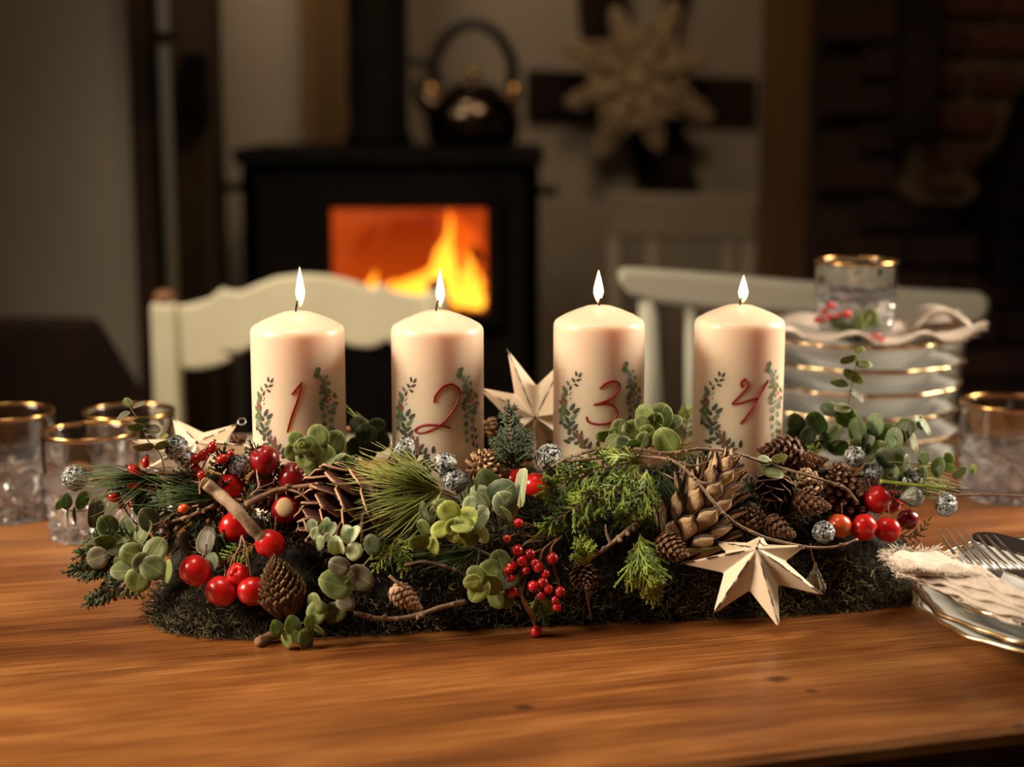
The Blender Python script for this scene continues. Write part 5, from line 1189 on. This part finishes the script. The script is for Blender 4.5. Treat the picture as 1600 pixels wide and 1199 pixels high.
euc('eucalyptus rosette at the left of the red berries', [(790, 900, .03), (765, 905, .036), (748, 913, .04)],
    [(790, 938, 30, 28, 300, 'green'), (775, 935, 36, 26, 300, 'green'), (782, 878, 40, 38, 110), (790, 905, 40, 30, 10, 'dark'), (765, 895, 44, 40, 60), (768, 915, 40, 36, 320), (745, 900, 36, 32, 140), (748, 922, 42, 34, 240, 'bright'), (738, 910, 30, 26, 190, 'bright')], 'green', .042)
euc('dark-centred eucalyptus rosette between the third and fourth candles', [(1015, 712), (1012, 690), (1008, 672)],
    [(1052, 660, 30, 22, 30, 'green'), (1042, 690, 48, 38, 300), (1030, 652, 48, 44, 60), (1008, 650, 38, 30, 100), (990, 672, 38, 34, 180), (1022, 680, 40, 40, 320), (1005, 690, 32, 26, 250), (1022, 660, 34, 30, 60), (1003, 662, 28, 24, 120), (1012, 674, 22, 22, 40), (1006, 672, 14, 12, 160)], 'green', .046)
euc('small eucalyptus shoot in front of the third candle', [(985, 705, .044), (970, 690, .046), (955, 680, .048)],
    [(968, 668, 28, 28, 80), (945, 682, 30, 20, 180), (975, 692, 28, 24, 340, 'dark'), (957, 690, 30, 18, 230), (990, 695, 24, 18, 20, 'blue'), (958, 676, 16, 14, 60)], 'green', .048)
euc('tall thin eucalyptus stem rising in front of the plate stack', [(1300, 690), (1315, 660), (1325, 632), (1330, 608), (1336, 580), (1341, 552), (1343, 545)],
    [(1343, 547, 18, 9, 20), (1326, 562, 28, 14, 190), (1350, 569, 26, 15, 5), (1330, 586, 28, 14, 150, 'dark'), (1338, 592, 24, 12, 320), (1311, 599, 30, 14, 170), (1339, 619, 30, 14, 325, 'dark'), (1297, 640, 32, 24, 160, 'blue'), (1316, 638, 26, 16, 350, 'pale'), (1322, 652, 36, 34, 320)], 'green', .05, Y=1.27, w=2.6)
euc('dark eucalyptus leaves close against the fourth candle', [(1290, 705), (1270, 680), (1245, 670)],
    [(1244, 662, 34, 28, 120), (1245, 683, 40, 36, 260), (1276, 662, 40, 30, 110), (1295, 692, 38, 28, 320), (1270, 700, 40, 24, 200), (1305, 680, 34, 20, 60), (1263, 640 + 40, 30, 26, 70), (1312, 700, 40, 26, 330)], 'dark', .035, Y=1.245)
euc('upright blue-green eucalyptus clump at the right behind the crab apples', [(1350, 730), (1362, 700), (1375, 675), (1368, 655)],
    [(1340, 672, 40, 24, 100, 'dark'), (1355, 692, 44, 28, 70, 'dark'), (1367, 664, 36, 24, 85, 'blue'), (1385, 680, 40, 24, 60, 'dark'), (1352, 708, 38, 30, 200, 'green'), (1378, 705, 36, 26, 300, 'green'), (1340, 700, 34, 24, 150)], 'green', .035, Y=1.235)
euc('eucalyptus branch with upright paired leaves, right of the plate stack foot', [(1370, 745), (1395, 715), (1415, 690), (1435, 665), (1440, 650)],
    [(1398, 688, 40, 22, 85, 'blue'), (1412, 672, 40, 26, 60, 'dark'), (1436, 660, 26, 18, 110, 'blue'), (1446, 668, 30, 16, 300, 'blue'), (1425, 690, 40, 22, 290, 'green'), (1404, 712, 36, 18, 270, 'dark'), (1383, 716, 34, 26, 120, 'dark'), (1392, 740, 30, 20, 260, 'blue')], 'blue', .035, Y=1.22)
euc('outermost eucalyptus tip reaching towards the right tumbler', [(1390, 722), (1420, 724), (1455, 727), (1490, 732), (1522, 738)],
    [(1415, 728, 38, 18, 260, 'dark'), (1443, 716, 22, 16, 80, 'dark'), (1443, 738, 22, 10, 270, 'blue'), (1466, 730, 34, 14, 265, 'dark'), (1482, 718, 24, 20, 110, 'green'), (1484, 731, 20, 12, 320, 'blue'), (1500, 739, 28, 18, 210), (1521, 733, 16, 7, 95)], 'green', .03, Y=1.20, w=2)
euc('two small round mint leaves on a bud in front of the fourth candle', [(1206, 735, .044), (1204, 722, .046)],
    [(1194, 720, 24, 15, 175), (1218, 716, 26, 15, 10), (1208, 738, 36, 20, 350, 'green')], 'pale', .046)

# ------------------------------------------------------------------ conifer sprigs
def conifer(label, stem, side, wpx, m='juniper', lift=.03, Y=None, n_side=14, seed=1, name='juniper_sprig', cat='sprig', thick=4.8, both=True, spread=50, tipdown=0., group='juniper sprigs', depthj=.35, seglen=7.5):
    """stem: picture path; side: length of the side shoots in pixels at the widest place"""
    P = wpath(stem, lift, Y=Y, k=10); K = len(P); t = thing(name, label, cat, P[0], group); m_ = mpp(P[0]); r = random.Random(seed)
    MB().tube([p - P[0] for p in P], [1.8 * m_ * (1 - .6 * i / K) for i in range(K)], 6).obj('stem', M['bark'], t)
    mb = MB()
    def shoot(o, d, L, rad, lvl):
        # shoot covered in overlapping blunt scale leaves
        n = max(2, int(L / (seglen * m_))); q = o.copy(); dd = d.copy(); pts = [q.copy()]
        for i in range(n):
            dd = (dd + Vector((r.gauss(0, .045), r.gauss(0, .045), r.gauss(0, .045) - tipdown * .07))).normalized(); q = q + dd * L / n; 
            if q.z + P[0].z < TZ + .002: q.z = TZ + .002 - P[0].z
            pts.append(q.copy())
            side_ = dd.cross(FWD).normalized()
            for s_ in (-1, 1):
                e = (dd * 1.0 + side_ * s_ * .42 - FWD * r.uniform(-.2, .35)).normalized(); ln = rad * r.uniform(2.4, 3.6)
                mb.tube([q - dd * L / n * .5, q - dd * L / n * .5 + e * ln * .55, q - dd * L / n * .5 + e * ln], [rad * .55, rad * .6, rad * .22], 4)
        mb.tube(pts, [rad * .9] * (len(pts) - 1) + [rad * .35], 5)
        return pts
    for i in range(n_side):
        u = .06 + .94 * i / n_side; j = min(K - 2, int(u * (K - 1))); o = P[j] - P[0]; tn = (P[j + 1] - P[j]).normalized()
        env = math.sin(PI * min(1, (.12 + .88 * u))) ** .6 if u > .4 else .8 + .2 * u
        for s_ in ((-1, 1) if both else (1,)):
            a = math.radians(spread * r.uniform(.7, 1.2)) * s_; n0 = -FWD; d = tn.copy(); d.rotate(Matrix.Rotation(a, 3, n0)); d = (d + n0 * r.uniform(-depthj, depthj)).normalized()
            L = side * m_ * max(.25, 1 - u * .75) * r.uniform(.75, 1.15)
            pts = shoot(o, d, L, thick / 2 * m_, 1)
            for k in range(1, len(pts) - 1):
                if L > 24 * m_ and k % 2 and r.random() < .9:
                    for s2 in (-1, 1):
                        d2 = (pts[k + 1] - pts[k]).normalized(); d2.rotate(Matrix.Rotation(math.radians(30) * s2, 3, n0)); d2 = (d2 + n0 * r.uniform(-.3, .3)).normalized()
                        shoot(pts[k], d2, L * .42 * r.uniform(.7, 1.2), thick / 2 * m_ * .85, 2)
    shoot(P[-2] - P[0], (P[-1] - P[-2]).normalized(), side * m_ * .35, thick / 2 * m_, 1)
    stuff(mb.obj('scale_leaves', M[m], t)); return t
conifer('bright juniper spray sweeping left below the third candle', [(1010, 722, .040), (960, 728, .044), (910, 745, .044), (868, 762, .040), (850, 768, .036)], 62, 0, 'juniper', seed=11, n_side=14, tipdown=.9)
conifer('second bright juniper spray under the first, ending beside the berries', [(1000, 742, .036), (950, 765, .044), (905, 790, .046), (865, 815, .044), (848, 828, .040)], 56, 0, 'juniper', seed=12, n_side=13, tipdown=.8)
conifer('juniper spray hanging over the middle right, ending at the little cone', [(1010, 735, .034), (1005, 770, .038), (985, 800, .040), (970, 812, .036)], 50, 0, 'juniper', seed=13, n_side=10, tipdown=1.2)
conifer('drooping lime-tipped juniper spray left of the front star', [(1000, 835, .034), (1005, 865, .040), (1015, 900, .040), (1025, 930, .036)], 62, 0, 'juniper', seed=14, n_side=12, tipdown=.6, spread=36, thick=4.6)
conifer('pale lime juniper strands beside the drooping spray', [(990, 850, .036), (1000, 885, .044), (1012, 915, .042), (1018, 940, .036)], 52, 0, 'juniper_lime', seed=15, n_side=8, spread=24, thick=3.6, tipdown=.5)
conifer('short upright juniper tuft right of the red berries', [(918, 885, .030), (912, 862, .036), (908, 842, .036)], 34, 0, 'juniper_lime', seed=16, n_side=8, spread=45, tipdown=.8)
conifer('juniper strands low below the red berries', [(840, 925, .030), (846, 945, .032), (850, 965, .030)], 30, 0, 'juniper', seed=17, n_side=6, spread=35)
conifer('dark juniper tip standing upright before the tall back star', [(805, 735, .036), (800, 700, .05), (796, 665, .05), (795, 638, .05)], 46, 0, 'juniper_dark', seed=18, n_side=14, spread=55, thick=5.0)
conifer('dark juniper side tip leaning left beside the upright one', [(805, 722, .040), (790, 705, .04), (770, 690, .04)], 30, 0, 'juniper_dark', seed=19, n_side=8, spread=45, thick=4.6)
conifer('dark juniper side tip beside the third candle', [(812, 722, .040), (822, 700, .04), (830, 678, .04)], 26, 0, 'juniper_dark', seed=20, n_side=7, spread=45, thick=4.6)
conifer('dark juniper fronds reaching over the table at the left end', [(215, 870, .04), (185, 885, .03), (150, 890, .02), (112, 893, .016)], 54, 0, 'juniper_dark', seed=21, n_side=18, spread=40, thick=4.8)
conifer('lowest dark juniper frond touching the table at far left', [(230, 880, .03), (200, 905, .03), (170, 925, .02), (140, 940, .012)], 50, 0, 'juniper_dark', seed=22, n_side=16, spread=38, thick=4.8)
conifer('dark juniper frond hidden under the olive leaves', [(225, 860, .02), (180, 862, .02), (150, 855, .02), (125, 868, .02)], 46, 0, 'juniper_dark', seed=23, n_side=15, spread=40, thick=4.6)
conifer('thin greyish cypress spray behind the lower left crab apples', [(400, 850, .012), (365, 868, .018), (340, 880, .018)], 36, 0, 'juniper', seed=24, n_side=9, spread=45, thick=2.6)
conifer('dim cypress spray between the thick branch and the mossy twig', [(330, 790, .018), (300, 800, .020), (268, 812, .020)], 40, 0, 'juniper_dark', seed=25, n_side=10, spread=45, thick=3)
conifer('dim cypress filling above the small pinkish cone', [(620, 850, .018), (600, 870, .022), (585, 890, .022)], 36, 0, 'juniper', seed=26, n_side=8, spread=45, thick=2.8)
conifer('yellowish cypress tuft on the moss left of the bright eucalyptus cluster', [(615, 840, .024), (632, 868, .028), (628, 895, .026)], 30, 0, 'juniper_lime', seed=27, n_side=9, spread=50, thick=3)
conifer('cypress strands below the bright eucalyptus cluster', [(700, 860, .022), (725, 868, .026), (755, 872, .026)], 30, 0, 'juniper', seed=28, n_side=8, spread=50, thick=2.6)
conifer('light green fir fronds behind the rosette, left of the fourth candle', [(1055, 725), (1068, 690), (1074, 655), (1072, 640)], 34, 0, 'juniper_lime', seed=29, Y=1.285, n_side=12, spread=50, thick=3)
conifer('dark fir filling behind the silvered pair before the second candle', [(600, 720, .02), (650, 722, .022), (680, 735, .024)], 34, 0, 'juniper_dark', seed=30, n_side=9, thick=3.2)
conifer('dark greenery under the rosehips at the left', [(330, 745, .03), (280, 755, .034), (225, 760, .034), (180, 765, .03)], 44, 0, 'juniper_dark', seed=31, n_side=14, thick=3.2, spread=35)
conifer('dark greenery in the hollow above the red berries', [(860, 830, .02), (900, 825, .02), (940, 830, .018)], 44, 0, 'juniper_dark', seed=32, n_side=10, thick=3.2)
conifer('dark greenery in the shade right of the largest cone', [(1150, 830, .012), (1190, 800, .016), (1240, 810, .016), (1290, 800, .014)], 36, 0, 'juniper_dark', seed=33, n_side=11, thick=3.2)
conifer('dim green filling behind the right crab apples', [(1380, 765, .02), (1410, 768, .02), (1445, 772, .02)], 32, 0, 'juniper_dark', seed=34, n_side=9, Y=1.2, thick=3)
conifer('pale green fronds at the foot of the fourth candle behind the dark cone', [(1240, 735), (1262, 715), (1275, 700)], 30, 0, 'juniper', seed=35, n_side=7, Y=1.22, thick=3)
conifer('dark thin spray over the table below the right crab apples', [(1400, 835, .02), (1430, 838, .016), (1452, 812, .014)], 22, 0, 'juniper_dark', seed=36, n_side=7, thick=2.4, Y=1.18)

def needles(label, base_px, ends, n, lift=.04, m='pine', w=1.7, seed=1, jit=16, Y=None, bend=.1, group='pine needle tufts'):
    o = Vector(atY(*base_px, Y) if Y else hit(*base_px, lift)); t = thing('pine_tuft', label, 'pine tuft', o, group); m_ = mpp(o); r = random.Random(seed)
    E = ends
    mb = MB(); 
    for i in range(n):
        u = r.random() * (len(E) - 1); k = min(int(u), len(E) - 2); f = u - k
        ex = E[k][0] + (E[k + 1][0] - E[k][0]) * f + r.uniform(-jit, jit); ey = E[k][1] + (E[k + 1][1] - E[k][1]) * f + r.uniform(-jit, jit)
        sc_ = r.uniform(.6, 1.08); d = (RIGHT * (ex - base_px[0]) - UP * (ey - base_px[1])) * m_ * sc_ - FWD * r.uniform(-.006, .012)
        s0 = RIGHT * r.uniform(-7, 7) * m_ + UP * r.uniform(-7, 7) * m_ + d * r.uniform(0, .25)
        b_ = Vector((0, 0, -1)) * d.length * r.uniform(-bend, bend)
        pts = [s0, s0 + d * .5 + b_, s0 + d]
        for q in pts:
            if q.z + o.z < TZ + .002: q.z = TZ + .002 - o.z
        mb.tube(pts, [w / 2 * m_, w / 2 * m_, w / 6 * m_], 4)
    stuff(mb.obj('needles', M[m], t))
    MB().tube([(0, 0, 0), RIGHT * 10 * m_ - UP * 4 * m_, RIGHT * 26 * m_ - UP * 12 * m_ + FWD * .004], [2.6 * m_, 3 * m_, 3 * m_], 8).obj('stem', M['bark_light'], t)
    return t
needles('fan of long yellow-green pine needles left of the bright cluster', (688, 768), [(575, 712), (555, 735), (550, 775), (560, 815), (600, 830), (660, 822)], 150, .046, seed=2)
needles('pine needles arching over towards the second candle', (685, 762), [(650, 712), (610, 712), (575, 735)], 50, .048, seed=3)
needles('shorter dark pine needles under the fan', (690, 790), [(590, 800), (600, 850), (650, 865), (690, 850)], 70, .030, 'pine_dark', seed=4)
needles('thin needles spraying up between the first and second candles', (610, 700), [(540, 640), (560, 650), (580, 670)], 22, .03, 'pine', 1.3, seed=5, Y=1.27, jit=6)
needles('long dark needles at the far left above the hanging leaves', (250, 745), [(135, 735), (140, 755), (150, 775), (190, 800)], 110, .036, 'pine_dark', 1.5, seed=6)
needles('dark needles under the thick branch beside the rosehips', (345, 775), [(230, 745), (235, 775), (260, 800)], 100, .030, 'pine_dark', 1.5, seed=7)
needles('dark green needles left of the largest cone', (1030, 740), [(1080, 790), (1072, 800), (1040, 825), (990, 820)], 60, .038, 'pine_dark', 1.6, seed=8, jit=10)
needles('fine green needles at the right behind the crab apples', (1390, 740), [(1490, 745), (1485, 765), (1460, 780)], 60, .03, 'pine', 1.5, seed=9, Y=1.21, jit=8)
needles('dark needles below the right eucalyptus', (1300, 740), [(1230, 700), (1250, 740), (1245, 760)], 40, .02, 'pine_dark', 1.5, seed=10, jit=10)
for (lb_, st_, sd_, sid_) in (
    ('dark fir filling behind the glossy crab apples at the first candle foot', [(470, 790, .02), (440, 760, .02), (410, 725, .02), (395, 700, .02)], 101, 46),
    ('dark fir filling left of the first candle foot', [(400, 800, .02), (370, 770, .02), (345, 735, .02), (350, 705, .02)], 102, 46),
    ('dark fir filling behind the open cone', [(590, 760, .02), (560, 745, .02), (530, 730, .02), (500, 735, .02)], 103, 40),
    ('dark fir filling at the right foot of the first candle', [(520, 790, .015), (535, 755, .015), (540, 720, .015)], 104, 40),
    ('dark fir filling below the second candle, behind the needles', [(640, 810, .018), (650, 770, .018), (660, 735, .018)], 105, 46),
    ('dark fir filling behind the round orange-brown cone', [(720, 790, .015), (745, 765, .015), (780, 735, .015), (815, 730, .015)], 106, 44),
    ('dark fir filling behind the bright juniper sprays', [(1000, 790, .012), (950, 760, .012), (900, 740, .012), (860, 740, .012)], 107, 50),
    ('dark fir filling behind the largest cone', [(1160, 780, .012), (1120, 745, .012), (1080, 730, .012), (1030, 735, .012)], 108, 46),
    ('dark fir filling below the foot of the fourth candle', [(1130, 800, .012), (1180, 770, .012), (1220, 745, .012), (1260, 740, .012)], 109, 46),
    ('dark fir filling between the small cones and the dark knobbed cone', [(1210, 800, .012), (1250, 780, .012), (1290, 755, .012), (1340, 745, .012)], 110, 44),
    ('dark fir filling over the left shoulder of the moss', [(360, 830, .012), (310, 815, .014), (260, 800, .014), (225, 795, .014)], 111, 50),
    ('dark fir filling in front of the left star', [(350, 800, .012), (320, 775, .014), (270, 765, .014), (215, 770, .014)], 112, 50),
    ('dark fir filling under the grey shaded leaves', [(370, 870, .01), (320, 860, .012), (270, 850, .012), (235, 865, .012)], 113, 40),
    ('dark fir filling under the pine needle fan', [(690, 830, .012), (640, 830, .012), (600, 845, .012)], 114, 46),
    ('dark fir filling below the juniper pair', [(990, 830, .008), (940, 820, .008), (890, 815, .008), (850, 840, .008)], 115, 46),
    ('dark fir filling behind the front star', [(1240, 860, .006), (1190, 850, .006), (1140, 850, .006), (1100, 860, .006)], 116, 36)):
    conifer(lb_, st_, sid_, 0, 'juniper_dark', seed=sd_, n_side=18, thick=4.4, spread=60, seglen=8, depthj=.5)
needles('fine needles beneath the bright eucalyptus cluster', (745, 860), [(640, 850), (660, 880), (700, 895), (740, 890)], 60, .028, 'pine_dark', 1.4, seed=12, jit=10)

# ------------------------------------------------------------------ rosehips and berries
def hips(label, stem, L, lift=.045, sides=(), w=2.6, name='rosehip_sprig'):
    P = wpath(stem, lift); t = thing(name, label, 'rosehip sprig', P[0], 'rosehip sprigs'); m_ = mpp(P[0])
    MB().tube([p - P[0] for p in P], w / 2 * m_, 6).obj('stem', M['redstem'], t)
    for sd in sides: MB().tube([p - P[0] for p in wpath(sd, lift)], w * .35 * m_, 6).obj('side_stem', M['redstem'], t)
    for h in L:
        px, py, a_, b_, ang = h[:5]; mt = h[5] if len(h) > 5 else 'hip'
        c = hit(px, py, lift + .003) - P[0]; a = math.radians(ang); ax = (RIGHT * math.cos(a) + UP * math.sin(a)).normalized()
        Mx = frame(c, ax, -FWD)
        mb = MB(); mb.ball((0, 0, 0), (a_ / 2 * m_, b_ / 2 * m_, b_ / 2 * m_), 18, 12, fn=lambda d: 1 - .10 * max(0, d.x))
        o = mb.obj('hip', M[mt], t); o.matrix_basis = Mx
        mb = MB()
        for k in range(5):
            q = 2 * PI * k / 5; mb.tube([(a_ * .46 * m_, 0, 0), (a_ * .54 * m_, math.cos(q) * 1.6 * m_, math.sin(q) * 1.6 * m_), (a_ * .60 * m_, math.cos(q) * 2.6 * m_, math.sin(q) * 2.6 * m_)], [.9 * m_, .8 * m_, .3 * m_], 4)
        s2 = mb.obj('sepals', M['calyx'], o)
    return t
hips('rosehips on the left twig pointing at the silvered ball', [(345, 762), (300, 752), (260, 748), (232, 745)],
     [(228, 722, 20, 13, 80), (210, 735, 28, 16, 150), (207, 758, 30, 16, 170), (236, 762, 26, 12, 130), (178, 777, 24, 17, 170), (189, 790, 14, 13, 0), (208, 787, 17, 14, 20)], .046,
     sides=[[(300, 752), (262, 738), (228, 728)], [(262, 738), (240, 738), (215, 735)], [(290, 754), (250, 752), (215, 757)], [(262, 752), (230, 765), (185, 777)], [(262, 758), (250, 765), (240, 765)]])
hips('upright red rosehips above the thick branch', [(312, 772), (312, 750), (318, 728), (328, 710)],
     [(332, 699, 22, 16, 70), (318, 711, 22, 16, 60), (306, 717, 18, 18, 120), (296, 720, 16, 13, 100), (348, 717, 24, 15, 20), (361, 709, 14, 13, 60), (306, 731, 15, 13, 180), (315, 743, 16, 15, 270)], .050,
     sides=[[(312, 750), (325, 735), (346, 718)], [(316, 735), (308, 725), (306, 718)], [(346, 720), (354, 714), (361, 710)]])
hips('single orange rosehip lying below the left twig', [(310, 790), (295, 793)], [(286, 795, 19, 15, 190, 'hip_orange')], .04)
def berry(px, py, r, m='berry'): return (px, py, r, m)
BL = [(810, 818, 8), (792, 842, 6.5, 'hip_orange'), (808, 861, 9.5), (828, 866, 8.5), (800, 885, 8.5), (815, 877, 9), (794, 893, 8), (799, 905, 8), (841, 887, 9), (863, 873, 9.5), (833, 917, 9.5), (848, 911, 9), (856, 921, 8.5), (845, 931, 7.5), (875, 925, 9), (799, 924, 11), (838, 987, 9.5), (867, 938, 7), (870, 949, 7.5), (822, 892, 7), (835, 880, 7), (852, 897, 7)]
bs = thing('berry_sprig', 'cluster of small red berries on tan stalks in the lower middle', 'berries', hit(878, 838, .034))
for (a, b, c) in (((878, 838), (850, 858), (842, 885)), ((850, 858), (838, 862), (828, 866)), ((850, 845), (825, 848), (810, 860)), ((878, 838), (862, 855), (863, 872)), ((825, 885), (812, 905), (800, 924)), ((842, 885), (846, 900), (848, 911)), ((830, 880), (812, 892), (808, 915)), ((812, 912), (820, 945), (836, 975)), ((808, 925), (825, 950), (838, 985)), ((812, 925), (830, 955), (838, 970)), ((863, 880), (870, 905), (875, 925)), ((845, 843), (810, 835), (792, 842)), ((835, 822), (822, 818), (810, 818)), ((820, 905), (815, 935), (826, 958)), ((840, 840), (820, 850), (795, 884))):
    MB().tube([p - bs.location for p in wpath([(*a, .036), (*b, .040), (*c, .040)], .04)], 1.5 * mpp(bs.location), 6).obj('stalk', M['berrystem'], bs)
bmesh_ = {}
for mname in ('berry', 'hip_orange'):
    bmesh_[mname] = MB().ball((0, 0, 0), (1, 1, 1), 18, 12, fn=lambda d: 1 - .12 * math.exp((abs(d.z) - 1) / .02)).mesh('berry_' + mname, M[mname])
cm = MB(); [cm.tube([(0, 0, -.9), (.16 * math.cos(k * 1.257), .16 * math.sin(k * 1.257), -1.02), (.3 * math.cos(k * 1.257), .3 * math.sin(k * 1.257), -1.0)], [.08, .07, .03], 4) for k in range(5)]; cme = cm.mesh('berry_tip', M['calyx'])
for b in BL:
    q = hit(b[0], b[1], .044 if b[1] < 960 else .03); r = b[2] * mpp(q); mn = b[3] if len(b) > 3 else 'berry'
    rot = Vector((rnd.uniform(-.6, .6), .8, rnd.uniform(-.3, .8))).to_track_quat('Z', 'Y').to_matrix().to_4x4()
    Mb = Matrix.Translation(q - bs.location) @ rot @ Matrix.Diagonal((r, r, r, 1)); o = link('berry', bmesh_[mn], bs, Mb); link('berry_tip', cme, o)

# ------------------------------------------------------------------ long twigs
twig('long knobbed larch twig arching over the front of the third and fourth candles', [(862, 730, .040), (890, 715, .046), (935, 702, .05), (985, 700, .052), (1040, 708, .050), (1090, 702, .050), (1140, 706, .048), (1200, 725, .048), (1250, 740, .046), (1290, 752, .042), (1322, 764, .04), (1340, 785, .038)], 5.5, 4, 'bark_light', knobs=22, seed=3)
twig('reddish larch twig running down over the largest cone to the star', [(880, 722, .044), (940, 716, .050), (1000, 714, .052), (1050, 720, .054), (1085, 748, .058), (1115, 785, .060), (1145, 815, .056), (1190, 838, .050), (1230, 849, .046), (1270, 856, .044), (1310, 854, .042), (1340, 843, .04)], 5, 4.4, 'bark_light', knobs=18, seed=4, side=[[(1085, 748, .058), (1100, 755, .060), (1112, 752, .060)], [(1060, 722, .054), (1085, 728, .058), (1110, 720, .058)]])
twig('light brown curving twig low on the moss behind the pinkish cone', [(553, 958, .030), (585, 966, .032), (618, 967, .034), (650, 962, .034), (690, 949, .034), (728, 940, .032)], 7, 8, 'bark_light', knobs=6, seed=5)
twig('thin twig arching above the pinkish cone', [(632, 884, .030), (660, 878, .034), (690, 884, .034), (715, 892, .03), (728, 900, .026)], 5, 4, 'bark_light', seed=6, knobs=3)
twig('short pale twig running down to the pinkish cone', [(608, 900, .036), (620, 910, .036), (634, 920, .034)], 5, 5, 'cone_tan', seed=7)
twig('lichen-covered twig at left with rough grey-green crust', [(335, 790, .036), (300, 805, .036), (270, 815, .036), (240, 828, .036), (222, 833, .034)], 6, 5, 'bark_light', knobs=14, seed=8)
twig('long slender twig carrying the far left silvered ball', [(345, 745, .036), (290, 740, .04), (230, 740, .04), (175, 745, .036), (140, 751, .03)], 6, 4.5, 'bark', seed=9)
twig('thin curling twig looping below the left rosehips', [(190, 780, .046), (198, 800, .044), (212, 818, .044), (235, 822, .042), (262, 812, .040)], 3.4, 3, 'bark_light', seed=10)
twig('knotty grey-brown twig end between the juniper sprays', [(1002, 812, .034), (985, 825, .038), (965, 842, .040), (945, 858, .040), (930, 868, .036)], 8, 6, 'bark_light', knobs=12, seed=11, side=[[(955, 852, .04), (948, 835, .04), (946, 820, .04)]])
twig('stubby brown twig end lying on the table at the front', [(403, 1004, .004), (418, 997, .010), (440, 988, .016)], 16, 15, 'bark', seed=12, n=10)
twig('mossy brown twig lying under the left point of the front star', [(1030, 862, .02), (1070, 862, .024), (1110, 858, .024), (1150, 848, .022)], 10, 8, 'moss_green', seed=13)
twig('green mossy stem passing under the right eucalyptus', [(1375, 752), (1410, 756), (1450, 760), (1478, 762)], 6, 4, 'juniper_lime', seed=14, Y=1.19)
twig('fine dark twig pointing out to the right edge of the frame', [(1480, 776), (1510, 774), (1560, 774), (1620, 776)], 5, 2.4, 'bark', seed=15, Y=1.20, knobs=3)
twig('thin drooping root strand under the spiral cone by the berries', [(915, 920, .022), (920, 945, .018), (924, 970, .012)], 5, 3, 'redstem', seed=16)
twig('cinnamon-brown stick behind the rosette between the first candles', [(535, 672), (560, 670), (600, 668)], 10, 8, 'barewood', seed=17, Y=1.27)

# ------------------------------------------------------------------ garnish lying on the plate-stack napkin
gs = thing('berry_garnish', 'red berries and green leaves lying on the napkin before the top tumbler', 'garnish', atY(1330, 505, sc0.y - .055))
gy = sc0.y - .058
MB().tube([p - gs.location for p in cr([atY(1290, 500, gy), atY(1320, 505, gy), atY(1360, 500, gy)], 5)], .001, 6).obj('stem', M['redstem'], gs)
for (px, py, r) in ((1299, 478, 6), (1287, 487, 5.5), (1283, 500, 6), (1276, 500, 5), (1324, 491, 7), (1296, 496, 6), (1362, 528, 7), (1378, 533, 7), (1370, 526, 6), (1310, 494, 6), (1386, 535, 5), (1354, 532, 5)):
    q = atY(px, py, gy); r *= mpp(q); link('berry', bmesh_['berry'], gs, Matrix.Translation(q - gs.location) @ Matrix.Diagonal((r, r, r, 1)))
for (px, py, L, W, ang, tn) in ((1310, 502, 34, 26, 200, 'dark'), (1325, 512, 40, 26, 230, 'green'), (1345, 505, 38, 28, 60, 'green'), (1360, 495, 32, 26, 40, 'green'), (1365, 505, 28, 20, 350, 'dark'), (1340, 518, 34, 20, 280, 'dark'), (1322, 498, 30, 22, 150, 'dark')):
    q = atY(px, py, gy - .004); m_ = mpp(q); a = math.radians(ang); x = (RIGHT * math.cos(a) + UP * math.sin(a)); n0 = (-FWD + UP * .4 + RIGHT * rnd.uniform(-.4, .4)).normalized(); n0 = (n0 - x * n0.dot(x)).normalized()
    link('leaf', LM[tn], gs, frame(q - x * L * m_ / 2 - gs.location, x, n0) @ Matrix.Diagonal((L * m_, W * m_, L * m_, 1)))
